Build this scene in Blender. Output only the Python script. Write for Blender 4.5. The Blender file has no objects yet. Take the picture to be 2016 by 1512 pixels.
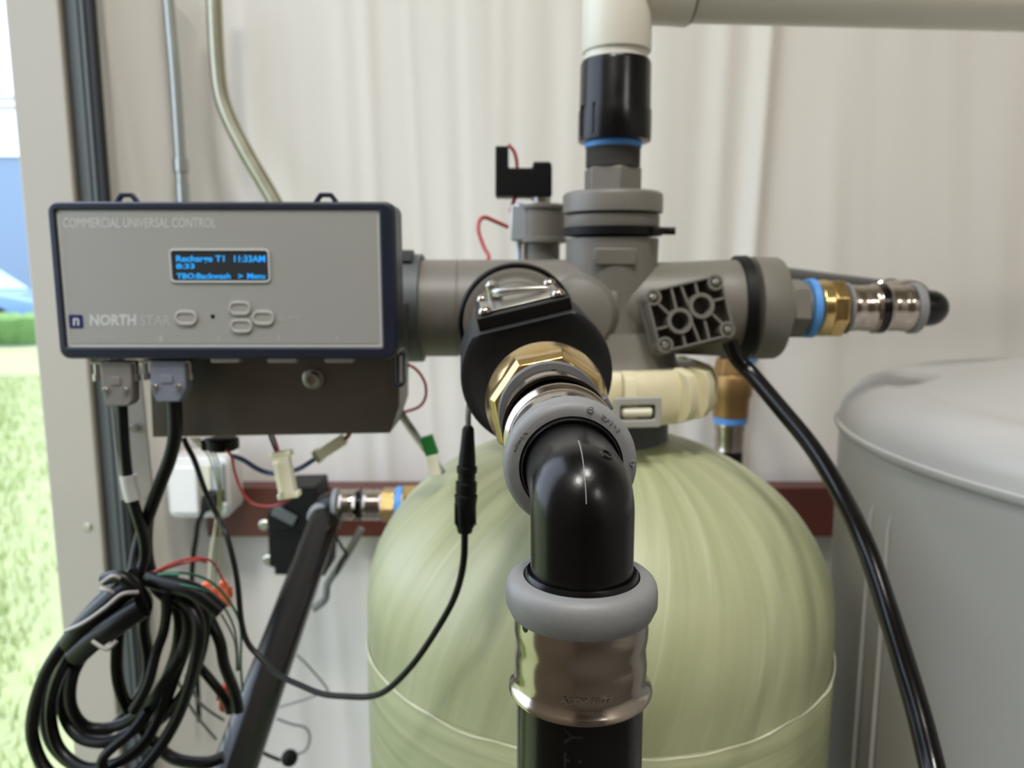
import bpy, bmesh, math, random
from mathutils import Vector, Matrix, noise
random.seed(7)
sc = bpy.context.scene
COL = sc.collection
PI = math.pi
# ------------------------------------------------------------------ camera, world, lights
F = 1500.0; PITCH = math.radians(8.5); CAMZ = 1.30
CP, SP = math.cos(PITCH), math.sin(PITCH)
cam_d = bpy.data.cameras.new('camera'); cam = bpy.data.objects.new('camera', cam_d); COL.objects.link(cam)
cam.location = (0, 0, CAMZ); cam.rotation_euler = (PI/2 - PITCH, 0, 0)
cam_d.sensor_width = 36; cam_d.lens = F/2016*36; cam_d.clip_start = .01; cam_d.clip_end = 400
cam_d.dof.use_dof = True; cam_d.dof.focus_distance = .262; cam_d.dof.aperture_fstop = 13
sc.camera = cam
sc.view_settings.view_transform = 'Standard'; sc.view_settings.look = 'None'
sc.view_settings.gamma = 1; sc.view_settings.use_curve_mapping = False
sc.view_settings.exposure = -0.88
world = bpy.data.worlds.new('sky'); sc.world = world; world.use_nodes = True
bg = world.node_tree.nodes['Background']; bg.inputs[0].default_value = (.73, .83, 1, 1); bg.inputs[1].default_value = 7.0

def lamp(name, typ, loc, rot, energy, color, **kw):
    d = bpy.data.lights.new(name, typ); d.energy = energy; d.color = color
    for k, v in kw.items(): setattr(d, k, v)
    o = bpy.data.objects.new(name, d); COL.objects.link(o); o.location = loc; o.rotation_euler = rot
    return o
lamp('sun', 'SUN', (0, 0, 8), (math.radians(-38), math.radians(12), 0), 11, (1, .95, .86), angle=.01)
LAMPS = [(.35, -.35, 3.62), (1.9, -2.3, 3.62), (-.42, -.95, 3.62)]
for i, p in enumerate(LAMPS):
    lamp('ceiling_light_source', 'AREA', p, (0, 0, 0), (58, 55, 72)[i], (1, .972, .925), shape='DISK', size=.42)

def P(px, py, Y):
    xc, yc = (px-1008)/F, (756-py)/F
    d = Vector((xc, CP + yc*SP, -SP + yc*CP))
    return Vector((0, 0, CAMZ)) + d*(Y/d.y)
def Zof(py, Y): return P(1008, py, Y).z
def Xof(px, py, Y): return P(px, py, Y).x
def rad(rpx, c):                       # radius in metres of rpx pixels at point c
    dep = (c.y*CP - (c.z-CAMZ)*SP)
    return rpx*dep/F

# ------------------------------------------------------------------ materials
def srgb(r, g, b):
    f = lambda v: (v/12.92 if v <= .04045 else ((v+.055)/1.055)**2.4)
    return (f(r/255), f(g/255), f(b/255), 1)
def mat(name, rgb, rough=.5, metal=0, var=.08, nscale=30, bump=0, bscale=200, coat=0, spec=.5, emit=0, trans=0, sss=0, rvar=0, alpha=1, detail=3):
    m = bpy.data.materials.new(name); m.use_nodes = True; nt = m.node_tree; b = nt.nodes['Principled BSDF']
    c = srgb(*rgb)
    tc = nt.nodes.new('ShaderNodeTexCoord')
    nz = nt.nodes.new('ShaderNodeTexNoise'); nz.inputs['Scale'].default_value = nscale; nz.inputs['Detail'].default_value = detail
    nt.links.new(tc.outputs['Object'], nz.inputs['Vector'])
    mx = nt.nodes.new('ShaderNodeMix'); mx.data_type = 'RGBA'
    mx.inputs[6].default_value = tuple(max(0, v*(1-var)) for v in c[:3])+(1,)
    mx.inputs[7].default_value = tuple(min(1, v*(1+var)) for v in c[:3])+(1,)
    nt.links.new(nz.outputs['Fac'], mx.inputs[0]); nt.links.new(mx.outputs[2], b.inputs['Base Color'])
    b.inputs['Roughness'].default_value = rough; b.inputs['Metallic'].default_value = metal
    b.inputs['Specular IOR Level'].default_value = spec; b.inputs['Coat Weight'].default_value = coat
    b.inputs['Coat Roughness'].default_value = .08
    if rvar:
        mr = nt.nodes.new('ShaderNodeMapRange'); mr.inputs[3].default_value = rough-rvar; mr.inputs[4].default_value = rough+rvar
        nt.links.new(nz.outputs['Fac'], mr.inputs[0]); nt.links.new(mr.outputs[0], b.inputs['Roughness'])
    if sss: b.inputs['Subsurface Weight'].default_value = sss; b.inputs['Subsurface Radius'].default_value = (.01, .01, .008)
    if trans: b.inputs['Transmission Weight'].default_value = trans
    if alpha < 1: b.inputs['Alpha'].default_value = alpha
    if emit:
        b.inputs['Emission Color'].default_value = c; b.inputs['Emission Strength'].default_value = emit
    if bump:
        n2 = nt.nodes.new('ShaderNodeTexNoise'); n2.inputs['Scale'].default_value = bscale; n2.inputs['Detail'].default_value = 4
        nt.links.new(tc.outputs['Object'], n2.inputs['Vector'])
        bp = nt.nodes.new('ShaderNodeBump'); bp.inputs['Strength'].default_value = bump; bp.inputs['Distance'].default_value = .001
        nt.links.new(n2.outputs['Fac'], bp.inputs['Height']); nt.links.new(bp.outputs[0], b.inputs['Normal'])
    return m
M = dict(
 blackpoly=mat('black_moulded_plastic', (9, 9, 10), .25, spec=.35, var=.2, nscale=60, bump=.035, bscale=900, rvar=.06),
 blackpipe=mat('black_pipe_plastic', (9, 8, 8), .2, spec=.35, var=.2, nscale=25, bump=.03, bscale=500),
 ringgrey=mat('grey_press_ring_plastic', (128, 129, 130), .5, var=.05, bump=.1, bscale=900),
 ringdark=mat('slate_grey_press_ring', (98, 99, 101), .5, var=.05),
 steel=mat('pressed_stainless_steel', (176, 166, 156), .17, 1, var=.06, nscale=40, rvar=.04),
 zinc=mat('zinc_plated_steel', (175, 172, 165), .33, 1, var=.15, nscale=60, rvar=.1),
 brass=mat('cast_brass', (206, 178, 122), .22, 1, var=.18, nscale=55, bump=.12, bscale=260, rvar=.08),
 brassdull=mat('dull_brass', (152, 120, 76), .42, .8, var=.2, nscale=50, bump=.15, bscale=200),
 meter=mat('charcoal_meter_housing', (34, 35, 37), .5, spec=.35, var=.06, bump=.06, bscale=600),
 valve=mat('grey_glass_filled_valve_plastic', (113, 109, 101), .42, var=.06, nscale=14, bump=.12, bscale=500),
 valvedark=mat('grey_ribbed_cover_plastic', (96, 93, 88), .45, var=.08, nscale=20, bump=.1, bscale=500),
 rubber=mat('black_rubber', (8, 8, 9), .5, spec=.25, var=.2),
 black=mat('matte_black_plastic', (9, 9, 10), .5, spec=.25, var=.2),
 bezel=mat('navy_bezel_plastic', (28, 33, 50), .38, var=.08, bump=.06, bscale=600),
 face=mat('grey_membrane_face', (155, 155, 151), .5, var=.03, nscale=20),
 facerim=mat('light_grey_face_edge', (194, 194, 191), .45, var=.03),
 button=mat('light_grey_button_plastic', (172, 170, 164), .4, var=.03),
 print=mat('pale_grey_print', (198, 199, 198), .5, var=.03),
 printdim=mat('faint_grey_print', (176, 176, 173), .5, var=.03),
 screen=mat('dark_display_glass', (48, 52, 56), .25, var=.05),
 glyph=mat('blue_display_glyphs', (40, 165, 250), .4, emit=.9),
 navy=mat('navy_logo_print', (28, 30, 92), .4),
 bracket=mat('brushed_dark_bracket_steel', (112, 106, 98), .42, .75, var=.12, nscale=25, bump=.1, bscale=120, rvar=.08),
 bracketlight=mat('bright_bracket_steel', (190, 186, 180), .35, .6, var=.1, nscale=20),
 hood=mat('grey_connector_hood', (122, 118, 114), .45, var=.05),
 hoodblue=mat('blue_grey_connector_hood', (118, 122, 136), .45, var=.05),
 pvc=mat('white_pvc', (224, 220, 206), .35, var=.03, nscale=12, bump=.05, bscale=120),
 tape=mat('blue_thread_tape', (84, 150, 224), .5, var=.15, nscale=90),
 cream=mat('aged_cream_clamp_plastic', (226, 218, 182), .42, var=.1, nscale=50, sss=.1),
 creamlite=mat('white_connector_nylon', (250, 247, 222), .4, var=.06, sss=.1),
 redsteel=mat('red_oxide_purlin_paint', (92, 46, 38), .45, var=.2, nscale=12, bump=.1, bscale=80),
 jamb=mat('off_white_painted_trim', (156, 148, 136), .5, var=.03, nscale=4, bump=.04, bscale=80),
 column=mat('dark_primed_steel', (84, 89, 89), .5, .1, var=.1, nscale=8, bump=.1, bscale=80),
 gasket=mat('black_gasket', (10, 10, 11), .6),
 galv=mat('galvanised_conduit_steel', (168, 172, 168), .32, .85, var=.12, nscale=40, rvar=.08),
 emt=mat('weathered_conduit_steel', (158, 156, 136), .32, .8, var=.14, nscale=40, rvar=.08),
 poly=mat('translucent_grey_polyethylene', (176, 175, 172), .36, var=.04, nscale=5, bump=.08, bscale=60, sss=.15),
 outlet=mat('white_outlet_plastic', (222, 220, 216), .4, var=.03),
 outletgrey=mat('grey_outlet_cover', (176, 182, 188), .3, .3, var=.05),
 wirered=mat('red_wire', (168, 62, 60), .4), wiregreen=mat('green_wire', (24, 92, 70), .4),
 wiregrey=mat('grey_wire', (120, 122, 118), .4), wireblue=mat('blue_grey_wire', (70, 84, 120), .4),
 wireblack=mat('black_wire', (8, 8, 9), .36, spec=.3), wirewhite=mat('white_wire', (205, 200, 180), .4), wireyellow=mat('yellow_wire', (168, 165, 98), .4),
 nutorange=mat('orange_wire_nut', (232, 120, 84), .4), nutred=mat('red_wire_nut', (214, 60, 58), .4),
 greentag=mat('green_tag', (44, 132, 62), .4),
 label=mat('silver_cable_label', (186, 186, 184), .35, .3),
 tie=mat('clear_grey_cable_tie', (150, 146, 142), .3),
 concrete=mat('grey_concrete', (104, 100, 95), .7, var=.1, nscale=3, bump=.2, bscale=60),
 tan=mat('tan_plywood_wall', (114, 102, 90), .6, var=.25, nscale=1.5),
 wallpaint=mat('off_white_wall_liner', (205, 202, 194), .6, var=.03, nscale=3),
 grassm=mat('lawn_soil_green', (122, 132, 92), .8, var=.25, nscale=2.5),
 blade=mat('grass_blades', (132, 150, 84), .6, var=.3, nscale=3),
 road=mat('grey_asphalt', (120, 122, 124), .8, var=.1, nscale=3),
 siding=mat('pale_blue_siding', (118, 138, 164), .6, var=.05),
 carblue=mat('pale_blue_car_paint', (120, 152, 195), .25, .3, coat=.6),
 glass=mat('tinted_car_glass', (150, 185, 195), .1, var=.1),
 hedge=mat('hedge_green', (84, 120, 60), .8, var=.3, nscale=6, bump=.6, bscale=12),
 lampshade=mat('white_lamp_housing', (220, 220, 218), .4),
 white=mat('bright_white_paint', (245, 246, 248), .5, var=.01),
)
# wall liner: woven white fabric
def liner_material():
    m = mat('white_woven_liner', (216, 211, 204), .62, var=.03, nscale=2.2, bump=.1, bscale=900, spec=.3)
    return m
M['liner'] = liner_material()
# fibreglass tank: pale green resin with wound fibre streaks
def tank_material(hoop):
    m = mat('wound_fibreglass_'+('shell' if hoop else 'dome'), (186, 190, 148), .42, var=.05, sss=.08)
    nt = m.node_tree; b = nt.nodes['Principled BSDF']; N = nt.nodes.new; L = nt.links.new
    uv = N('ShaderNodeUVMap'); uv.uv_map = 'UVMap'
    sep = N('ShaderNodeSeparateXYZ'); L(uv.outputs[0], sep.inputs[0])
    # winding angle: shear u by v
    sh = N('ShaderNodeMath'); sh.operation = 'MULTIPLY_ADD'
    L(sep.outputs[1], sh.inputs[0]); sh.inputs[1].default_value = .22 if not hoop else 0; L(sep.outputs[0], sh.inputs[2])
    def streak(su, sv, off, detail=4):
        cb = N('ShaderNodeCombineXYZ')
        a = N('ShaderNodeMath'); a.operation = 'MULTIPLY'; L(sh.outputs[0], a.inputs[0]); a.inputs[1].default_value = su
        c = N('ShaderNodeMath'); c.operation = 'MULTIPLY'; L(sep.outputs[1], c.inputs[0]); c.inputs[1].default_value = sv
        L(a.outputs[0], cb.inputs[0]); L(c.outputs[0], cb.inputs[1]); cb.inputs[2].default_value = off
        n = N('ShaderNodeTexNoise'); n.inputs['Scale'].default_value = 1; n.inputs['Detail'].default_value = detail; n.inputs['Distortion'].default_value = .25
        L(cb.outputs[0], n.inputs['Vector']); return n
    if hoop: n1, n2 = streak(7, 90, 3), streak(5, 230, 9)
    else: n1, n2 = streak(55, 3, 3), streak(170, 5, 9)
    r1 = N('ShaderNodeValToRGB'); r1.color_ramp.elements[0].position = .32; r1.color_ramp.elements[1].position = .72
    r1.color_ramp.elements[0].color = srgb(158, 163, 122); r1.color_ramp.elements[1].color = srgb(190, 194, 156)
    L(n1.outputs['Fac'], r1.inputs[0])
    r2 = N('ShaderNodeValToRGB'); r2.color_ramp.elements[0].position = .58; r2.color_ramp.elements[1].position = .8
    r2.color_ramp.elements[0].color = (0, 0, 0, 1); r2.color_ramp.elements[1].color = (.4, .4, .4, 1)
    L(n2.outputs['Fac'], r2.inputs[0])
    mx = N('ShaderNodeMix'); mx.data_type = 'RGBA'; L(r2.outputs[0], mx.inputs[0]); L(r1.outputs[0], mx.inputs[6]); mx.inputs[7].default_value = srgb(226, 228, 206)
    L(mx.outputs[2], b.inputs['Base Color'])
    bp = N('ShaderNodeBump'); bp.inputs['Strength'].default_value = .35; bp.inputs['Distance'].default_value = .0006
    L(n2.outputs['Fac'], bp.inputs['Height']); L(bp.outputs[0], b.inputs['Normal'])
    b.inputs['Coat Weight'].default_value = .35; b.inputs['Coat Roughness'].default_value = .42
    return m
M['dome'] = tank_material(False); M['shell'] = tank_material(True)

# ------------------------------------------------------------------ mesh builder
def frame(d):
    d = Vector(d).normalized()
    up = Vector((0, 0, 1)) if abs(d.z) < .9 else Vector((0, 1, 0))
    u = up.cross(d).normalized(); v = d.cross(u).normalized()
    return u, v, d
def world_of(o):
    m = Matrix.Translation(o.location)
    while o.parent: o = o.parent; m = Matrix.Translation(o.location) @ m
    return m
class MB:
    def __init__(s): s.v = []; s.f = []
    def add(s, vs, fs):
        n = len(s.v); s.v += [Vector(p) for p in vs]; s.f += [tuple(i+n for i in f) for f in fs]; return s
    def lathe(s, o, d, prof, seg=48, arc=None, sides=None, phase=0):
        """prof: list of (t along axis, radius); closed surface of revolution"""
        u, v, d = frame(d); o = Vector(o); rings = []; seg = sides or seg
        vs = []; fs = []
        a0, a1 = arc if arc else (0, 2*PI)
        n = seg if not arc else seg+1
        for t, r in prof:
            for k in range(n):
                a = phase + a0 + (a1-a0)*k/seg
                vs.append(o + d*t + (u*math.cos(a) + v*math.sin(a))*r)
        for i in range(len(prof)-1):
            for k in range(seg):
                k2 = (k+1) % n if not arc else k+1
                fs.append((i*n+k, i*n+k2, (i+1)*n+k2, (i+1)*n+k))
        if not arc:
            if prof[0][1] > 1e-6: fs.append(tuple(range(n-1, -1, -1)))
            if prof[-1][1] > 1e-6: fs.append(tuple((len(prof)-1)*n+k for k in range(n)))
        return s.add(vs, fs)
    def ring(s, o, d, prof, seg=48, sides=None, phase=0):
        """prof is a CLOSED outline (t, r) revolved into a hollow ring"""
        u, v, d = frame(d); o = Vector(o); seg = sides or seg
        vs = []; fs = []; m = len(prof)
        for t, r in prof:
            for k in range(seg):
                a = phase + 2*PI*k/seg
                vs.append(o + d*t + (u*math.cos(a) + v*math.sin(a))*r)
        for i in range(m):
            j = (i+1) % m
            for k in range(seg):
                k2 = (k+1) % seg
                fs.append((i*seg+k, i*seg+k2, j*seg+k2, j*seg+k))
        return s.add(vs, fs)
    def box(s, c, size, rot=None):
        x, y, z = [q/2 for q in size]; c = Vector(c)
        vs = [Vector((a*x, b*y, e*z)) for a in (-1, 1) for b in (-1, 1) for e in (-1, 1)]
        if rot: vs = [rot @ q for q in vs]
        return s.add([q+c for q in vs], [(0, 1, 3, 2), (4, 6, 7, 5), (0, 4, 5, 1), (2, 3, 7, 6), (0, 2, 6, 4), (1, 5, 7, 3)])
    def prism(s, pts, ext):
        """pts: outline of 3-D points; ext: extrusion vector"""
        n = len(pts); pts = [Vector(p) for p in pts]; ext = Vector(ext)
        return s.add(pts + [p+ext for p in pts], [tuple(range(n)), tuple(range(2*n-1, n-1, -1))] + [(i, i+n, (i+1) % n+n, (i+1) % n) for i in range(n)])
    def loop(s, outer, inner, ext):
        """frame between two outlines with the same point count, extruded"""
        n = len(outer); o = [Vector(p) for p in outer]; i_ = [Vector(p) for p in inner]; e = Vector(ext)
        vs = o + i_ + [p+e for p in o] + [p+e for p in i_]; fs = []
        for k in range(n):
            j = (k+1) % n
            fs += [(k, j, n+j, n+k), (2*n+k, 3*n+k, 3*n+j, 2*n+j), (k, 2*n+k, 2*n+j, j), (n+k, n+j, 3*n+j, 3*n+k)]
        return s.add(vs, fs)
    def tube(s, pts, r, seg=10, smooth=6, flat=1.0):
        pts = [Vector(p) for p in pts]
        rr = r if isinstance(r, (list, tuple)) else [r]*len(pts)
        path = []; rad_ = []
        if smooth > 1 and len(pts) > 2:
            for i in range(len(pts)-1):
                p0 = pts[max(i-1, 0)]; p1 = pts[i]; p2 = pts[i+1]; p3 = pts[min(i+2, len(pts)-1)]
                for k in range(smooth):
                    t = k/smooth
                    path.append(.5*((2*p1) + (p2-p0)*t + (2*p0-5*p1+4*p2-p3)*t*t + (3*p1-p0-3*p2+p3)*t**3)); rad_.append(rr[i]*(1-t)+rr[i+1]*t)
            path.append(pts[-1]); rad_.append(rr[-1])
        else: path, rad_ = pts, rr
        vs = []; fs = []; u = None
        for i, p in enumerate(path):
            d = (path[min(i+1, len(path)-1)] - path[max(i-1, 0)]).normalized()
            if u is None: u = frame(d)[0]
            u = (u - d*u.dot(d)).normalized(); v = d.cross(u)
            for k in range(seg):
                a = 2*PI*k/seg; vs.append(p + (u*math.cos(a) + v*math.sin(a)*flat)*rad_[i])
        for i in range(len(path)-1):
            for k in range(seg):
                k2 = (k+1) % seg; fs.append((i*seg+k, i*seg+k2, (i+1)*seg+k2, (i+1)*seg+k))
        fs.append(tuple(range(seg-1, -1, -1))); fs.append(tuple((len(path)-1)*seg+k for k in range(seg)))
        return s.add(vs, fs)
    def build(s, name, m, parent=None, bevel=0, bseg=2, sharp=38, origin=None, flat=False):
        me = bpy.data.meshes.new(name)
        inv = world_of(parent).inverted() if parent else (Matrix.Translation(-Vector(origin)) if origin is not None else Matrix())
        me.from_pydata([tuple(inv @ p) for p in s.v], [], s.f)
        bm = bmesh.new(); bm.from_mesh(me)
        bmesh.ops.remove_doubles(bm, verts=bm.verts, dist=1e-6)
        bmesh.ops.recalc_face_normals(bm, faces=bm.faces)
        for f in bm.faces: f.smooth = not flat
        for e in bm.edges:
            if len(e.link_faces) == 2 and e.calc_face_angle(0) > math.radians(sharp): e.smooth = False
        bm.to_mesh(me); bm.free()
        me.materials.append(m)
        o = bpy.data.objects.new(name, me); COL.objects.link(o)
        if parent: o.parent = parent
        elif origin is not None: o.location = origin; bpy.context.view_layer.update()
        if bevel:
            md = o.modifiers.new('bevel', 'BEVEL'); md.width = bevel; md.segments = bseg; md.limit_method = 'ANGLE'; md.angle_limit = math.radians(35); md.harden_normals = False
        return o
def thing(name, label, cat, loc=(0, 0, 0), group=None):
    o = bpy.data.objects.new(name, None); COL.objects.link(o); o.location = loc; o.empty_display_size = .02
    o['label'] = label; o['category'] = cat
    if group: o['group'] = group
    bpy.context.view_layer.update()
    return o
def tag(o, label, cat, group=None):
    o['label'] = label; o['category'] = cat
    if group: o['group'] = group
    return o
def struct(o): o['kind'] = 'structure'; return o
def text_geo(body, ext=.0, bold=0):
    cu = bpy.data.curves.new('t', 'FONT'); cu.body = body; cu.size = 1; cu.extrude = ext; cu.resolution_u = 3; cu.offset = bold
    o = bpy.data.objects.new('t', cu); COL.objects.link(o); dg = bpy.context.evaluated_depsgraph_get(); dg.update()
    me = o.evaluated_get(dg).to_mesh()
    vs = [v.co.copy() for v in me.vertices]; fs = [tuple(p.vertices) for p in me.polygons]
    o.evaluated_get(dg).to_mesh_clear(); bpy.data.objects.remove(o); bpy.data.curves.remove(cu)
    x0 = min(v.x for v in vs); x1 = max(v.x for v in vs); y0 = min(v.y for v in vs); y1 = max(v.y for v in vs)
    return [Vector(((v.x-x0)/(x1-x0), (v.y-y0)/(y1-y0), 1 if v.z > 0 else 0)) for v in vs], fs, (x1-x0)/(y1-y0)
def text_part(name, body, fn, m, parent, bold=0):
    vs, fs, asp = text_geo(body, .02, bold)
    return MB().add([fn(v.x, v.y, v.z) for v in vs], fs).build(name, m, parent, flat=True)
def disc(mb, c, n, r, h, seg=24, bev=.25):
    return mb.lathe(c, n, [(0, r), (h*(1-bev), r), (h, r*(1-bev*.6))], seg)
def rrect(x0, x1, z0, z1, r, Y, n=6):
    out = []
    for cx, cz, a0 in ((x1-r, z1-r, 0), (x0+r, z1-r, PI/2), (x0+r, z0+r, PI), (x1-r, z0+r, 3*PI/2)):
        for k in range(n+1):
            a = a0 + PI/2*k/n; out.append(Vector((cx+r*math.cos(a), Y, cz+r*math.sin(a))))
    return out

# ------------------------------------------------------------------ setting
WALLY = 1.25; FLOOR = 0.0; CEIL = 3.7; GROUND = -.12
def fold(x, z):
    """cloth offset of the draped liner towards the room"""
    f = 0
    zz = z-CAMZ
    for x0, dr, w, a in FOLDS:
        d = (x - x0 - dr*(zz-.3))/w
        f += a*math.exp(-d*d)
    e = max(0, min(1, (-.46-x)/.125)); f += .118*e*e*(3-2*e)*(.92+.08*math.sin(z*5))
    f += .004*noise.noise((x*7, zz*1.1, 2.0)) + .0018*noise.noise((x*26+zz*1.5, zz*1.6, 5.0))
    return f
FOLDS = []
rf = random.Random(3)
for k in range(34):
    x0 = -.62 + k*.05 + rf.uniform(-.018, .018)
    if x0 > .40: break
    FOLDS.append((x0, -.10*max(0, (.1-x0)) + rf.uniform(-.02, .02), rf.uniform(.007, .02), rf.uniform(.0015, .0045)))
FOLDS += [(.395, .035, .016, .012), (.33, .03, .02, .006), (.235, .0, .03, .006), (.02, 0, .022, .006), (-.05, -.02, .02, .005), (.52, .02, .03, .002), (1.3, 0, .05, .004)]
mb = MB(); nx, nz_ = 520, 60; X0, X1 = -.585, 2.6
xs = [X0 + (1.05-X0)*i/420 for i in range(420)] + [1.05 + (X1-1.05)*i/100 for i in range(101)]
zs = [0, .3] + [.5 + 1.5*i/54 for i in range(55)] + [2.3, 2.8, 3.3, CEIL]
vs = [Vector((x, WALLY - fold(x, z), z)) for z in zs for x in xs]; n = len(xs)
fs = [(j*n+i, j*n+i+1, (j+1)*n+i+1, (j+1)*n+i) for j in range(len(zs)-1) for i in range(n-1)]
struct(mb.add(vs, fs).build('wall_back', M['liner'], sharp=180))
struct(MB().box((1.0, WALLY+.08, CEIL/2), (3.5, .1, CEIL)).build('wall_back_sheathing', M['wallpaint']))
bpy.data.objects['wall_back_sheathing'].name = 'trim_5'
struct(MB().box((.97, -1.4, -.05), (3.34, 5.4, .1)).build('floor', M['concrete']))
struct(MB().box((.97, -1.4, CEIL+.05), (3.5, 5.6, .1)).build('ceiling', M['wallpaint']))
struct(MB().box((2.65, -1.4, CEIL/2), (.1, 5.4, CEIL)).build('wall_right', M['wallpaint']))
struct(MB().box((.97, -4.1, CEIL/2), (3.5, .1, CEIL)).build('wall_front', M['tan']))
JX0, JX1, JY = -.672, -.600, 1.085
# left wall with a wide open doorway: header, far pier, near pier
mb = MB().box(((JX0+JX1)/2-.006, 1.21, CEIL/2), (JX1-JX0-.012, .22, CEIL)).box(((JX0+JX1)/2-.002, .60, 3.1), (JX1-JX0-.004, 1.0, 1.2)).box(((JX0+JX1)/2-.002, -1.92, CEIL/2), (JX1-JX0-.004, 4.26, CEIL))
struct(mb.build('wall_left', M['jamb']))
t = struct(MB().box(((JX0+JX1)/2, JY-.008, 1.4), (JX1-JX0, .012, 2.8)).build('trim_1', M['jamb'], bevel=.003))
mb = MB()
for py in (1037,):
    c = P(178, py, JY-.014); c.x = -.62; disc(mb, c, (0, -1, 0), .0055, .003, 16)
mb.build('screw', M['zinc'], t)
c0, c1 = JX1-.004, -.576
mb = MB().box(((c0+c1)/2-.004, 1.091, CEIL/2), (c1-c0-.008, .010, CEIL)).box((c1-.004, 1.098, CEIL/2), (.006, .02, CEIL))
struct(mb.build('trim_2', M['column'], bevel=.001))
struct(MB().box((c1+.0045, 1.098, CEIL/2), (.007, .016, CEIL)).build('trim_3', M['gasket']))
# red steel girt behind the tanks (C-channel)
gy = 1.2; zt, zb = Zof(963, gy), Zof(1055, gy)
mb = MB().box(((-.50+2.6)/2, gy+.004, (zt+zb)/2), (2.6+.50, .006, zt-zb)).box(((-.50+2.6)/2, gy+.02, zt), (2.6+.50, .038, .004)).box(((-.50+2.6)/2, gy+.02, zb), (2.6+.50, .038, .004))
struct(mb.build('trim_4', M['redsteel'], bevel=.001))
# ceiling lamps (real fixtures for the lights)
for i, (x, y, z) in enumerate(LAMPS):
    t = thing('ceiling_lamp', ('round white high bay lamp over the tanks', 'round white high bay lamp in the far right of the shed', 'round white high bay lamp at the left, nearest the doorway')[i], 'lamp', (x, y, CEIL), 'round high bay lamps')
    MB().ring((x, y, z-.04), (0, 0, 1), [(0, .235), (0, .225), (.07, .215), (.07, .235)], 32).build('shade', M['lampshade'], t)
    MB().lathe((x, y, z+.03), (0, 0, 1), [(0, .23), (.01, .2), (.04, .04)], 32).build('housing', M['lampshade'], t)
# outdoors
struct(MB().box((-20.7, 12, GROUND-.1), (40, 80, .2)).build('ground_lawn', M['grassm']))
bpy.data.objects['ground_lawn'].name = 'ground'
struct(MB().box((-14.5, 16, GROUND+.003), (26, 3.4, .02)).build('road', M['road']))
mb = MB(); rg = random.Random(5)
for k in range(16000):
    y = 1.2 + 9*rg.random()**1.7; x = -(.55+.12*rg.random()*1.6)*y - .25 - rg.random()*.8
    if x > -.8: continue
    a = rg.random()*PI; h = rg.uniform(.03, .08); w = .004
    p = Vector((x, y, GROUND)); q = Vector((math.cos(a)*w, math.sin(a)*w, 0)); l = Vector((rg.uniform(-.02, .02), rg.uniform(-.02, .02), h))
    nn = len(mb.v); mb.v += [p-q, p+q, p+l]; mb.f.append((nn, nn+1, nn+2))
g = mb.build('lawn_grass', M['blade'], flat=True); g['label'] = 'bright sunlit lawn grass outside the doorway'; g['category'] = 'grass'; g['kind'] = 'stuff'
def at_y(px, py, Y): return P(px, py, Y)
# far house with white doors
t = thing('far_house', 'pale blue sided house far outside the doorway', 'building', (-17, 24, GROUND))
zc = lambda py, Y: Zof(py, Y)
MB().box((-18, 24.6, 3.0), (11, 1, 6.3)).build('wall', M['siding'], t)
for (a, b) in ((-400, 48), ):
    for (y0, y1, nm) in ((-420, 188, 'garage_door'), (200, 308, 'garage_door')):
        p = P(a, y1, 24); q = P(b, y0, 24)
        MB().box(((p.x+q.x)/2, 24.05, (p.z+q.z)/2), (q.x-p.x, .08, q.z-p.z)).build(nm, M['white'], t, bevel=.02)
MB().add([(-23.8, 24, 6.1), (-12.2, 24, 6.1), (-12.2, 26, 7.2), (-23.8, 26, 7.2), (-23.8, 24, 6.2), (-12.2, 24, 6.2), (-12.2, 26, 7.3), (-23.8, 26, 7.3)], [(0, 1, 2, 3), (4, 7, 6, 5), (0, 4, 5, 1), (1, 5, 6, 2), (2, 6, 7, 3), (3, 7, 4, 0)]).build('roof', M['road'], t)
# parked car
cy = 17.6; t = thing('parked_car', 'blurred pale blue car parked beyond the lawn', 'car', (-12.6, cy, GROUND))
def carprof(pts, y0, y1): return MB().prism([Vector((x, y0, GROUND+z)) for x, z in pts], (0, y1-y0, 0))
carprof([(-14.6, .25), (-10.5, .25), (-10.4, .75), (-11.4, .95), (-12.0, 1.0), (-14.4, 1.0), (-14.6, .8)], cy-.85, cy+.85).build('body', M['carblue'], t, bevel=.06)
carprof([(-11.5, .98), (-12.2, 1.45), (-13.6, 1.5), (-14.3, 1.0)], cy-.75, cy+.75).build('cabin_glass', M['glass'], t, bevel=.05)
for x in (-11.3, -13.8):
    for sy in (-.86, .66):
        MB().lathe((x, cy+sy, GROUND+.32), (0, 1, 0), [(0, .31), (.2, .31)], 24).build('wheel', M['rubber'], t, bevel=.02)
mb = MB(); rr = random.Random(2)
for k in range(40):
    x = -19+k*.25; mb.lathe((x, 14.6, GROUND), (rr.uniform(-.1, .1), rr.uniform(-.1, .1), 1), [(0, .22), (.25, .3), (.5, .24), (.62, .06)], 9)
tag(mb.build('clipped_hedge', M['hedge']), 'low green hedge beside the grey road outside', 'hedge')

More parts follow.
